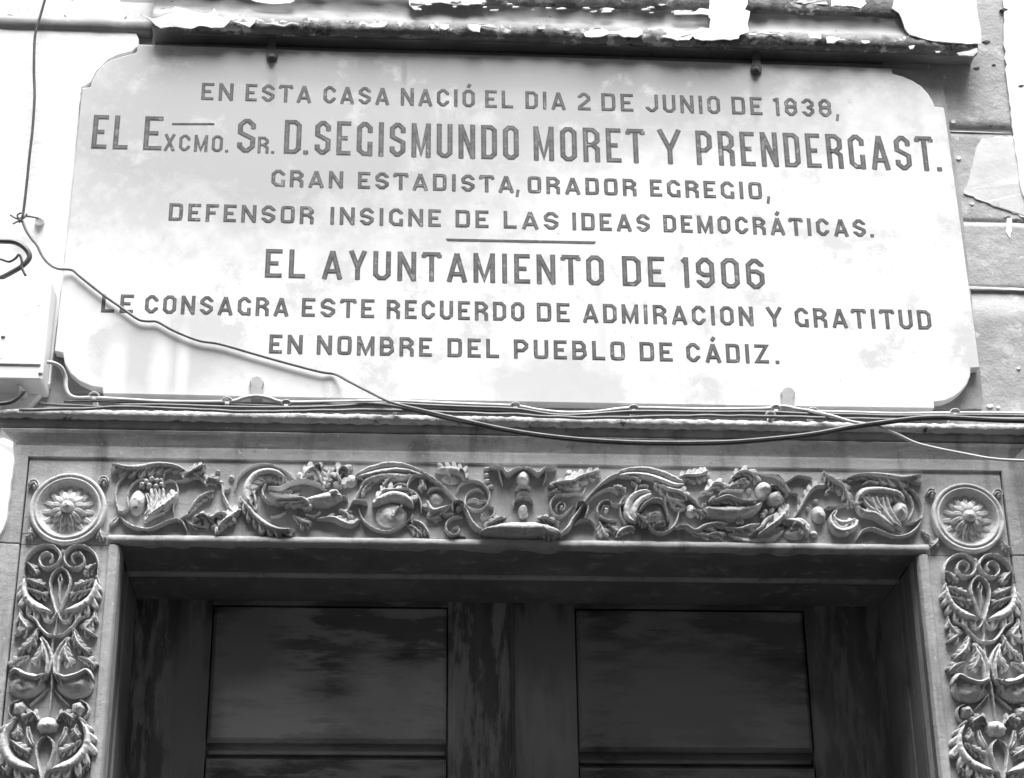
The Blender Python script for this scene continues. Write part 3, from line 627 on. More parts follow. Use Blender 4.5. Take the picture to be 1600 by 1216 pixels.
# section A: flower scroll at the left end
A = (160, 700, 7.6)
LF(A, [(1010, 285), (850, 220), (650, 205), (450, 240), (280, 240), (110, 195)], [30, 38, 52, 62, 50, 20], 8, -1, .016)
S_(A, [(270, 330), (185, 440), (160, 560), (175, 690), (200, 750)], [8, 16, 18, 16, 10], .008)
S_(A, [(205, 810), (290, 900), (430, 960), (560, 970), (680, 925), (800, 875), (900, 860), (965, 905), (1000, 985)], [10, 22, 26, 26, 22, 20, 18, 14, 6], .011)
S_(A, [(520, 372), (400, 410), (325, 500), (300, 610), (325, 740)], [8, 12, 14, 14, 10], .009)
dome(A, 415, 640, 92, 150, 5, .020, 'flower_bud')
LF(A, [(500, 830), (560, 740), (560, 640), (520, 540)], [16, 24, 26, 14], 0, 0, .016)
for x, y, r in ((475, 445, 36), (525, 405, 32), (590, 380, 34), (650, 395, 34), (705, 440, 34), (560, 450, 40), (640, 460, 40), (700, 395, 26)): dome(A, x, y, r, r, 0, .019, 'blossom', bumps=lobed(5, .2))
LF(A, [(600, 480), (620, 600), (590, 720), (540, 800)], [34, 44, 34, 16], 0, 0, .017)
LF(A, [(700, 480), (700, 590), (650, 690), (590, 770)], [30, 36, 30, 14], 0, 0, .015)
LF(A, [(520, 860), (620, 770), (740, 690), (840, 610), (885, 530)], [20, 40, 60, 50, 24], 5, -1, .017)
LF(A, [(560, 830), (650, 780), (745, 765)], [16, 26, 12], 0, 0, .014)
S_(A, [(725, 380), (750, 290), (840, 258), (930, 270), (990, 310)], [8, 14, 16, 14, 8], .010)
S_(A, [(690, 460), (760, 412), (850, 405), (890, 470), (895, 560), (860, 640), (840, 720), (850, 800)], [8, 12, 14, 14, 12, 10, 8, 6], .009)
S_(A, [(870, 405), (980, 395), (1080, 360), (1150, 360), (1210, 425)], [12, 14, 15, 13, 8], .010)
LF(A, [(960, 350), (1040, 300), (1120, 250), (1225, 205)], [20, 40, 44, 16], 4, 0, .014)
LF(A, [(1230, 430), (1260, 370), (1320, 380), (1390, 400)], [20, 44, 40, 16], 3, 0, .013)
LF(A, [(1010, 800), (1060, 720), (1120, 630), (1210, 565), (1340, 510)], [10, 24, 34, 34, 12], 4, 1, .013)
S_(A, [(900, 860), (980, 820), (1030, 790)], [14, 16, 10], .009)
LF(A, [(80, 930), (140, 880), (190, 830)], [8, 26, 12], 0, 0, .010)
S_(A, [(180, 745), (240, 775), (310, 735)], [8, 16, 10], .012)
LF(A, [(1100, 825), (1200, 800), (1290, 840), (1380, 790), (1490, 790)], [16, 34, 30, 28, 12], 5, 0, .016)
LF(A, [(1000, 860), (1060, 920), (1130, 930), (1190, 890)], [8, 20, 22, 10], 3, 0, .009)
LF(A, [(1370, 990), (1420, 900), (1500, 840), (1560, 820)], [20, 44, 50, 20], 3, 0, .016)
dome(A, 1340, 930, 60, 45, 0, .010, 'leaf_knot', bumps=lobed(6, .2)); dome(A, 1240, 900, 45, 60, 0, .010, 'leaf_knot', bumps=lobed(5, .2))
dome(A, 1370, 280, 30, 26, 0, .009, 'leaf_knot'); dome(A, 1410, 410, 26, 26, 0, .009, 'leaf_knot')
# section B: first bird
B = (340, 700, 5.714)
S_(B, [(155, 380), (180, 280), (250, 200), (350, 155), (450, 150), (560, 185), (640, 235), (695, 300)], [6, 11, 13, 13, 13, 12, 10, 6], .008)
LF(B, [(330, 560), (265, 450), (275, 340), (340, 250), (440, 215), (530, 230), (620, 290)], [22, 44, 50, 50, 48, 40, 16], 9, 1, .018)
S_(B, [(430, 330), (400, 400), (425, 460), (470, 500)], [8, 14, 14, 8], .015)
S_(B, [(450, 360), (560, 368), (650, 320), (760, 300), (860, 318), (935, 355), (980, 400)], [20, 26, 18, 14, 14, 16, 10], .015)
LF(B, [(470, 400), (590, 420), (740, 440)], [20, 34, 12], 4, -1, .008)
loft(B, [(470, 490), (600, 500), (740, 495), (860, 470), (970, 455), (1060, 440), (1120, 450)], [8, 14, 26, 60, 88, 60, 14], .022, name='bird_figure')
dome(B, 1040, 415, 58, 46, 20, .026, 'bird_head'); loft(B, [(1080, 420), (1130, 445), (1165, 475)], [16, 12, 4], .014, name='bird_beak')
LF(B, [(830, 520), (760, 470), (640, 475), (500, 480)], [30, 30, 22, 8], 5, -1, .024)
LF(B, [(210, 455), (270, 530), (330, 610), (400, 670), (480, 715), (580, 740), (690, 735)], [20, 34, 38, 40, 36, 32, 14], 7, 1, .016)
LF(B, [(0, 760), (60, 665), (140, 600), (210, 550)], [22, 34, 36, 16], 3, -1, .014)
S_(B, [(40, 330), (50, 420), (95, 520), (150, 595)], [10, 18, 20, 12], .010)
LF(B, [(750, 280), (810, 200), (880, 190), (940, 320)], [16, 40, 44, 20], 4, 0, .012)
LF(B, [(970, 330), (990, 250), (1000, 170)], [24, 44, 18], 3, 0, .013)
S_(B, [(860, 165), (910, 160), (930, 200)], [8, 14, 8], .016)
LF(B, [(1110, 330), (1070, 240), (1120, 180), (1180, 215)], [40, 36, 34, 16], 3, 0, .017)
dome(B, 1180, 290, 70, 60, 0, .012, 'leaf_knot')
LF(B, [(900, 640), (1030, 630), (1110, 665), (1200, 690), (1270, 640)], [10, 28, 30, 20, 8], 5, -1, .013)
LF(B, [(680, 610), (760, 660), (840, 690)], [10, 36, 12], 3, 0, .013)
S_(B, [(470, 625), (540, 612), (610, 578)], [6, 12, 6], .010)
S_(B, [(780, 600), (860, 620), (920, 580)], [6, 12, 6], .012)
LF(B, [(1090, 560), (1150, 590), (1180, 640)], [14, 34, 14], 3, 0, .012)
S_(B, [(1190, 500), (1230, 480), (1310, 490), (1340, 515)], [6, 14, 14, 6], .013)
S_(B, [(1120, 640), (1190, 520), (1260, 400), (1320, 300)], [6, 10, 14, 10], .011)
dome(B, 735, 240, 28, 28, 0, .009, 'leaf_knot'); dome(B, 125, 265, 26, 26, 0, .010, 'leaf_knot'); S_(B, [(60, 385), (100, 380), (120, 340)], [6, 12, 6], .010)
S_(B, [(300, 400), (330, 440), (340, 520)], [8, 20, 10], .018)
# section C: big rinceau left of centre
C = (540, 700, 5.714)
LF(C, [(90, 260), (220, 215), (350, 185), (480, 178), (600, 205), (720, 255)], [18, 40, 48, 40, 28, 18], 0, 0, .020)
S_(C, [(640, 215), (740, 262), (830, 325), (920, 410), (1000, 490), (1070, 560), (1110, 640), (1165, 715), (1250, 765)], [22, 22, 19, 17, 17, 20, 24, 26, 16], .016)
LF(C, [(620, 240), (540, 260), (470, 260), (400, 250), (250, 270), (130, 330)], [16, 30, 44, 48, 44, 18], 7, 1, .014)
S_(C, [(640, 250), (590, 270), (555, 330), (550, 370)], [8, 16, 15, 7], .014); S_(C, [(560, 350), (500, 335), (440, 350), (420, 380)], [7, 14, 13, 7], .014)
LF(C, [(680, 290), (690, 345), (660, 370)], [16, 26, 10], 2, 0, .014)
S_(C, [(730, 400), (770, 372), (850, 368), (890, 380)], [7, 14, 13, 6], .012)
LF(C, [(320, 370), (370, 300), (420, 260)], [14, 28, 12], 2, 0, .015); LF(C, [(150, 330), (190, 300), (210, 290)], [10, 16, 8], 0, 0, .014)
LF(C, [(150, 420), (180, 350), (240, 300)], [10, 20, 10], 2, 0, .012)
dome(C, 410, 600, 135, 110, 0, .017, 'fruit')
LF(C, [(255, 500), (330, 460), (420, 430), (520, 450), (610, 520)], [20, 58, 66, 60, 22], 6, -1, .022)
LF(C, [(300, 480), (330, 400), (420, 390), (560, 385), (600, 440)], [14, 36, 30, 20, 8], 5, 1, .019)
S_(C, [(580, 375), (640, 430), (672, 500), (675, 580)], [7, 14, 14, 7], .010)
LF(C, [(440, 640), (440, 590), (510, 520)], [14, 26, 10], 2, 0, .022)
S_(C, [(115, 540), (150, 640), (210, 700), (290, 742), (370, 755), (450, 725), (520, 685), (580, 640), (600, 590)], [6, 12, 14, 15, 15, 14, 12, 10, 6], .010)
LF(C, [(590, 650), (660, 670), (710, 715), (750, 790)], [16, 24, 20, 8], 3, 1, .010)
LF(C, [(560, 690), (620, 720), (690, 790)], [14, 34, 12], 2, 0, .007)
LF(C, [(920, 520), (850, 550), (770, 560), (725, 470)], [12, 30, 40, 16], 4, -1, .015)
dome(C, 810, 450, 60, 50, 0, .010, 'leaf_knot'); dome(C, 810, 620, 50, 40, 20, .010, 'leaf_knot', bumps=lobed(5, .2)); S_(C, [(860, 605), (910, 610), (970, 598)], [6, 13, 6], .013)
S_(C, [(985, 420), (1020, 340), (1100, 300), (1190, 308), (1260, 365), (1285, 440), (1255, 520), (1190, 565), (1110, 550), (1070, 500), (1080, 430), (1130, 390), (1190, 380), (1235, 410)], [6, 11, 13, 13, 13, 13, 13, 13, 13, 12, 11, 10, 9, 5], .010)
LF(C, [(1080, 490), (1150, 470), (1200, 490), (1270, 480)], [8, 14, 12, 6], 0, 0, .012)
S_(C, [(1280, 520), (1325, 560), (1305, 620), (1245, 642), (1212, 605), (1245, 585)], [6, 11, 12, 12, 10, 5], .012)
S_(C, [(1045, 622), (960, 630), (900, 680), (905, 750), (965, 788), (1015, 750), (1000, 712), (955, 722)], [6, 12, 14, 14, 14, 12, 10, 5], .012)
S_(C, [(1000, 790), (1075, 798)], [6, 8], .008)
S_(C, [(965, 560), (950, 515), (1000, 490), (1050, 510), (1055, 560)], [7, 13, 14, 13, 7], .020); dome(C, 1010, 540, 30, 30, 0, .016, 'bead')
LF(C, [(1070, 310), (1030, 230), (940, 200), (800, 200)], [16, 46, 50, 20], 6, 1, .014)
dome(C, 950, 280, 95, 45, 0, .009, 'leaf_knot'); S_(C, [(870, 195), (900, 215), (940, 260)], [7, 13, 6], .016); S_(C, [(1010, 205), (1050, 220), (1070, 290)], [7, 13, 6], .016)
S_(C, [(1060, 290), (1110, 292), (1190, 315)], [6, 10, 6], .009)
for x, y in ((1260, 185), (1262, 240), (1265, 292), (1295, 345)): dome(C, x, y, 28, 16, 0, .010, 'wing_tip')
# section D: central mask and right rinceau
Dd = (800, 700, 5.714); AX = P(800+97/5.714, 780, D_ST)[0]
for mir in (None, AX):
    S_(Dd, [(97, 190), (170, 205), (235, 240), (290, 195), (400, 182)], [16, 20, 20, 18, 8], .016, mir=mir)
    S_(Dd, [(305, 200), (292, 280), (275, 350)], [8, 11, 5], .008, mir=mir)
    S_(Dd, [(97, 445), (150, 455), (185, 490), (185, 530)], [12, 12, 12, 6], .013, mir=mir)
    LF(Dd, [(330, 410), (390, 380), (440, 310)], [10, 22, 12], 3, 0, .009, mir=mir) if mir is None else None
dome(Dd, 100, 270, 62, 70, 0, .018, 'mask_hood'); dome(Dd, 102, 290, 20, 20, 0, .023, 'bead')
S_(Dd, [(35, 368), (100, 360), (165, 368)], [8, 20, 8], .020); dome(Dd, 100, 410, 55, 32, 0, .016, 'mask_neck')
dome(Dd, 98, 560, 42, 55, 0, .020, 'mask_face'); S_(Dd, [(65, 612), (100, 618), (140, 605)], [6, 10, 5], .020)
loft(Dd, [(-290, 760), (-200, 740), (-100, 725), (0, 725), (100, 725), (200, 725), (300, 735), (380, 755), (440, 785)], [20, 50, 80, 90, 92, 90, 80, 50, 20], .026, name='central_bowl')
LF(Dd, [(230, 640), (300, 640), (360, 670), (420, 690)], [20, 34, 26, 10], 3, 0, .024)
LF(Dd, [(250, 700), (320, 760), (400, 790)], [20, 40, 14], 4, 0, .024)
LF(Dd, [(-60, 640), (-130, 650), (-190, 690), (-240, 700)], [20, 34, 26, 10], 3, 0, .024)
S_(Dd, [(430, 780), (500, 720), (540, 650), (590, 580), (640, 500), (700, 425), (780, 342), (870, 275), (970, 232)], [18, 26, 22, 18, 17, 17, 19, 22, 24], .016)
LF(Dd, [(930, 245), (1060, 220), (1200, 225), (1330, 260), (1450, 310), (1540, 325)], [22, 36, 46, 50, 44, 16], 0, 0, .020)
S_(Dd, [(575, 540), (580, 510), (630, 500), (672, 535), (662, 600), (630, 645)], [6, 13, 14, 13, 12, 6], .019)
S_(Dd, [(655, 360), (625, 415), (565, 412), (480, 428), (400, 430), (350, 480), (345, 550), (385, 612), (445, 612), (500, 570), (545, 520)], [6, 10, 12, 12, 13, 13, 13, 13, 12, 11, 6], .011)
S_(Dd, [(400, 575), (395, 530), (440, 500), (470, 530), (445, 560)], [6, 10, 12, 10, 5], .012); dome(Dd, 438, 535, 20, 20, 0, .014, 'bead')
LF(Dd, [(340, 330), (450, 310), (540, 300), (600, 265), (700, 235), (795, 210)], [14, 34, 46, 44, 34, 12], 7, 0, .015)
dome(Dd, 510, 230, 34, 40, 0, .011, 'leaf_knot'); dome(Dd, 530, 350, 90, 36, 0, .009, 'leaf_knot')
S_(Dd, [(555, 690), (610, 655), (690, 652), (745, 705)], [7, 14, 14, 6], .011)
S_(Dd, [(1025, 480), (980, 512), (905, 515), (860, 482), (800, 490), (758, 550), (775, 615), (850, 655), (935, 652)], [6, 12, 12, 13, 14, 14, 14, 15, 7], .012)
S_(Dd, [(800, 560), (820, 525), (870, 530)], [6, 9, 5], .010); dome(Dd, 840, 555, 24, 24, 0, .014, 'bead')
S_(Dd, [(640, 520), (740, 425), (850, 375), (920, 390), (945, 425)], [10, 15, 15, 12, 6], .011)
S_(Dd, [(990, 260), (1080, 275), (1150, 305)], [7, 18, 7], .014); LF(Dd, [(910, 350), (960, 360), (1020, 390)], [12, 26, 10], 2, 0, .013)
S_(Dd, [(1060, 310), (1110, 350), (1090, 405)], [6, 12, 6], .012); S_(Dd, [(1125, 350), (1180, 345), (1215, 355)], [6, 14, 6], .014)
LF(Dd, [(1240, 400), (1130, 440), (1070, 510), (1055, 600), (1110, 670)], [26, 52, 56, 50, 20], 0, 0, .019)
S_(Dd, [(1010, 430), (970, 480), (965, 580), (1000, 670), (1020, 690)], [6, 11, 12, 11, 6], .010)
dome(Dd, 1270, 590, 110, 100, 0, .016, 'fruit')
S_(Dd, [(1130, 570), (1190, 510), (1270, 478), (1340, 500), (1370, 570), (1405, 690)], [10, 20, 24, 20, 14, 6], .022)
LF(Dd, [(1110, 600), (1160, 640), (1200, 700)], [12, 28, 12], 3, 0, .020); LF(Dd, [(1230, 620), (1270, 605), (1310, 615)], [8, 16, 8], 0, 0, .024); LF(Dd, [(1260, 700), (1320, 680), (1370, 670)], [8, 18, 8], 2, 0, .018)
S_(Dd, [(1200, 670), (1260, 745), (1340, 768), (1420, 730), (1470, 650), (1490, 560)], [7, 14, 16, 15, 12, 6], .012)
LF(Dd, [(930, 790), (980, 735), (1050, 710), (1100, 730)], [10, 26, 22, 8], 4, 1, .011)
LF(Dd, [(770, 650), (810, 740), (820, 790)], [14, 44, 16], 3, 0, .009); LF(Dd, [(850, 680), (900, 720), (930, 750)], [10, 28, 10], 2, 0, .010)
LF(Dd, [(1280, 330), (1400, 380), (1490, 400), (1570, 460)], [20, 50, 46, 18], 5, 0, .017)
LF(Dd, [(1370, 400), (1400, 450), (1480, 480), (1540, 470)], [14, 36, 36, 14], 3, 0, .013)
S_(Dd, [(1440, 545), (1500, 555), (1560, 540)], [6, 12, 6], .012)
# section E: second creature
Ee = (1040, 700, 5.714)
LF(Ee, [(90, 285), (180, 250), (260, 250), (320, 240), (385, 200)], [14, 36, 46, 40, 14], 6, 0, .014)
loft(Ee, [(330, 550), (430, 570), (560, 575), (690, 565), (800, 540), (860, 500)], [30, 72, 86, 74, 46, 16], .024, name='beast_figure')
LF(Ee, [(340, 510), (450, 480), (550, 450), (680, 495), (830, 510)], [14, 24, 34, 26, 10], 5, 1, .026)
LF(Ee, [(310, 420), (380, 380), (430, 320), (500, 330), (530, 375)], [10, 30, 36, 34, 12], 4, 0, .015)
S_(Ee, [(470, 425), (510, 390), (600, 384), (695, 386)], [6, 11, 11, 6], .012); LF(Ee, [(540, 375), (600, 335), (650, 320)], [8, 20, 10], 2, 0, .013); S_(Ee, [(370, 500), (410, 450), (440, 440)], [6, 12, 6], .012)
LF(Ee, [(580, 285), (640, 230), (720, 212), (790, 250), (825, 300)], [10, 28, 34, 26, 10], 4, 0, .014); LF(Ee, [(640, 300), (700, 290), (740, 330)], [10, 24, 10], 2, 0, .011)
S_(Ee, [(740, 225), (860, 240), (960, 252), (1040, 300), (1100, 380), (1125, 425)], [6, 9, 9, 9, 9, 5], .009)
S_(Ee, [(940, 240), (1010, 250), (1060, 310)], [5, 8, 5], .008); S_(Ee, [(1040, 330), (1110, 290), (1160, 258), (1230, 260), (1310, 280)], [5, 9, 12, 12, 8], .010); S_(Ee, [(1120, 405), (1180, 430)], [10, 5], .010)
dome(Ee, 880, 370, 74, 74, 0, .026, 'fruit'); dome(Ee, 985, 455, 82, 76, 0, .026, 'fruit'); LF(Ee, [(940, 345), (1000, 355), (1040, 400), (1090, 430)], [10, 22, 22, 8], 3, 0, .024)
S_(Ee, [(735, 470), (800, 480), (900, 455)], [8, 18, 8], .020); dome(Ee, 745, 380, 24, 18, 0, .012, 'bead')
LF(Ee, [(90, 710), (180, 700), (260, 740), (350, 700), (440, 680), (555, 680)], [8, 18, 22, 28, 24, 8], 4, 1, .014)
LF(Ee, [(250, 770), (360, 780), (460, 760), (520, 800)], [10, 26, 26, 10], 3, 0, .008)
LF(Ee, [(540, 715), (650, 730), (760, 700), (870, 690)], [8, 24, 30, 10], 4, 1, .014); LF(Ee, [(630, 670), (660, 660), (700, 670)], [8, 14, 8], 0, 0, .014)
LF(Ee, [(760, 775), (850, 715), (900, 650), (975, 600)], [10, 24, 30, 14], 3, 1, .016)
LF(Ee, [(830, 780), (930, 710), (1020, 640), (1075, 570), (1085, 505)], [10, 28, 36, 42, 18], 4, -1, .020)
LF(Ee, [(560, 770), (720, 800), (900, 790), (1060, 720)], [10, 44, 60, 24], 0, 0, .009)
LF(Ee, [(1050, 650), (1140, 660), (1220, 690), (1270, 770)], [20, 44, 50, 24], 6, 1, .016); dome(Ee, 1150, 760, 100, 60, 0, .010, 'leaf_knot')
for x, y in ((890, 570), (950, 560), (870, 600), (1010, 575)): dome(Ee, x, y, 26, 24, 0, .014, 'blossom', bumps=lobed(5, .2))
LF(Ee, [(1150, 620), (1210, 520), (1270, 410), (1340, 345), (1430, 350)], [10, 18, 22, 22, 10], 6, -1, .011)
LF(Ee, [(1430, 410), (1490, 350), (1550, 355), (1600, 400)], [10, 24, 22, 10], 3, 0, .010); dome(Ee, 1340, 475, 26, 16, 0, .010, 'bead'); dome(Ee, 1265, 545, 18, 18, 0, .010, 'bead')
LF(Ee, [(1410, 225), (1470, 290), (1540, 335), (1610, 380)], [14, 38, 40, 20], 5, 0, .015)
dome(Ee, 1370, 590, 62, 78, -10, .020, 'flower_bud'); S_(Ee, [(1420, 540), (1500, 535), (1600, 505)], [8, 12, 8], .011)
LF(Ee, [(1480, 600), (1500, 670), (1570, 710), (1660, 690), (1700, 640)], [14, 44, 56, 46, 16], 0, 0, .020)
dome(Ee, 1325, 768, 34, 30, 0, .012, 'bead')
S_(Ee, [(130, 385), (220, 450), (310, 530)], [6, 13, 6], .011); dome(Ee, 225, 560, 48, 60, 0, .015, 'leaf_knot'); LF(Ee, [(250, 555), (300, 580), (350, 615)], [10, 20, 8], 2, 0, .018)
# section F: flower scroll at the right end
Fv = (1240, 700, 4.444)
LF(Fv, [(350, 222), (440, 195), (540, 190), (650, 200), (770, 215), (890, 185)], [10, 16, 22, 32, 34, 12], 7, 1, .016)
LF(Fv, [(215, 180), (270, 225), (335, 265), (370, 340), (412, 415)], [10, 26, 30, 20, 8], 5, 0, .015)
S_(Fv, [(760, 270), (830, 310), (880, 390), (888, 470), (855, 555), (785, 608), (705, 620), (620, 592), (540, 565), (475, 582), (430, 645)], [5, 9, 11, 12, 13, 14, 14, 13, 12, 10, 5], .011)
S_(Fv, [(780, 528), (835, 522), (885, 495)], [6, 10, 5], .012)
LF(Fv, [(435, 385), (480, 315), (560, 300), (650, 305), (730, 330), (770, 390)], [16, 40, 40, 36, 32, 12], 6, 1, .019)
LF(Fv, [(430, 400), (480, 450), (560, 465), (630, 515), (700, 575)], [10, 24, 32, 24, 8], 5, -1, .017)
LF(Fv, [(545, 330), (590, 430), (640, 490), (700, 555)], [16, 28, 24, 8], 0, 0, .019); LF(Fv, [(620, 330), (650, 430), (690, 500), (750, 560)], [16, 26, 22, 8], 0, 0, .018)
LF(Fv, [(480, 350), (530, 400), (600, 450)], [14, 26, 10], 0, 0, .018)
dome(Fv, 742, 435, 56, 66, 0, .022, 'flower_bud')
S_(Fv, [(470, 262), (520, 236), (590, 250)], [5, 9, 5], .010); S_(Fv, [(755, 290), (805, 350), (825, 430), (795, 505)], [5, 9, 9, 5], .010)
LF(Fv, [(300, 430), (265, 490), (290, 560), (350, 580), (390, 530), (380, 490)], [8, 16, 28, 30, 20, 8], 0, 0, .018)
S_(Fv, [(200, 430), (230, 428), (310, 412), (385, 395)], [6, 9, 8, 5], .010)
LF(Fv, [(-20, 560), (30, 510), (90, 550), (90, 620)], [16, 34, 34, 14], 4, 1, .015)
LF(Fv, [(890, 570), (920, 610), (950, 625)], [5, 12, 5], 0, 0, .009)
for x, y in ((950, 312), (1412, 318)): LF(Fv, [(x-30, y+20), (x-10, y-14), (x+20, y-8), (x+28, y+24)], [6, 14, 14, 6], 0, 0, .012); dome(Fv, x+8, y+14, 13, 13, 0, .012, 'bead')
for x, y, s in ((985, 665, -1), (1465, 680, 1)): LF(Fv, [(x+s*-14, y-34), (x, y), (x+s*34, y+28)], [6, 20, 6], 3, 0, .011); dome(Fv, x, y+2, 12, 12, 0, .013, 'bead')
Z1v = (0, 700, 4.444)
for x, y in ((235, 255), (722, 232)): LF(Z1v, [(x-36, y+14), (x-14, y-18), (x+16, y-14), (x+30, y+18)], [6, 15, 15, 6], 0, 0, .012); dome(Z1v, x+2, y+14, 13, 13, 0, .012, 'bead')
for x, y, s in ((215, 590, -1), (700, 600, 1)): LF(Z1v, [(x, y-40), (x, y), (x+s*20, y+40)], [6, 22, 8], 3, 0, .011); dome(Z1v, x, y+2, 12, 12, 0, .013, 'bead')

# ---- rosettes
def rosette(px, py, rpx):
    c = P(px, py, D_ST+.004); R = rpx/803.0; cx, cz = c[0], c[2]
    prof = [(1.0, -.002), (1.0, .004), (.975, .0085), (.94, .0095), (.905, .0085), (.885, .004), (.87, .004), (.85, .0085), (.82, .0095), (.79, .006), (.75, -.001), (.66, -.0055), (.5, -.0085), (.3, -.0075), (.12, -.004), (0.001, -.003)]
    prof = [(r, max(h, -.0065)+.0075 if 0 < i < len(prof) else h) for i, (r, h) in enumerate(prof)]
    na = 72; V, F = [], []
    for r, h in prof:
        for k in range(na):
            a = 2*math.pi*k/na; q = Vector((cx*50+math.cos(a)*r*3, r, math.sin(a)*r*3))
            V.append((cx+R*r*math.cos(a), -(D_ST+h)-.0004*noise.noise(q), cz+R*r*math.sin(a)))
    for i in range(len(prof)-1):
        for k in range(na): F.append((i*na+k, i*na+(k+1) % na, (i+1)*na+(k+1) % na, (i+1)*na+k))
    F.append(tuple((len(prof)-1)*na+k for k in range(na)))
    ro = mk('rosette', V, F, M['relief'], sur, True)
    def petal_mesh(r0, r1, w, h, d):
        V, F = [], []; n = 9; U = [-1, -.6, -.25, 0, .25, .6, 1]; m = len(U)
        for i in range(n):
            t = i/(n-1); r = r0+(r1-r0)*t; ww = w*math.sin(math.pi*(.18+.74*t))**.6
            for u in U: V.append((u*ww, -(d-.004+(h*math.sin(math.pi*(.25+.7*t))+.004)*math.sqrt(1-u*u)*(.8 if u == 0 else 1)), r+(-.1*ww*abs(u)*3 if t > .8 else 0)))
        for i in range(n-1):
            for j in range(m-1): F.append((i*m+j, i*m+j+1, (i+1)*m+j+1, (i+1)*m+j))
        me = bpy.data.meshes.new('petal'); me.from_pydata(V, [], F); me.polygons.foreach_set('use_smooth', [True]*len(me.polygons)); me.materials.append(M['relief']); return me
    for num, r0, r1, wd, h, d, off in ((15, .16, .78, .115, .006, D_ST+.001, 0), (12, .12, .50, .115, .016, D_ST+.006, .5)):
        me = petal_mesh(r0*R, r1*R, wd*R, h, d)
        for k in range(num):
            o = bpy.data.objects.new('petal', me); COL.objects.link(o); o.parent = ro
            b = org(ro); o.location = (cx-b[0], -b[1], cz-b[2]); o.rotation_euler = (0, 2*math.pi*(k+off)/num, 0)
    V, F = dome_mesh(cx, cz, (.185*R), .185*R, 0, .020, D_ST+.014); mk('boss', V, F, M['relief'], ro, True)
rosette(107, 797, 57); rosette(1511, 811, 57)

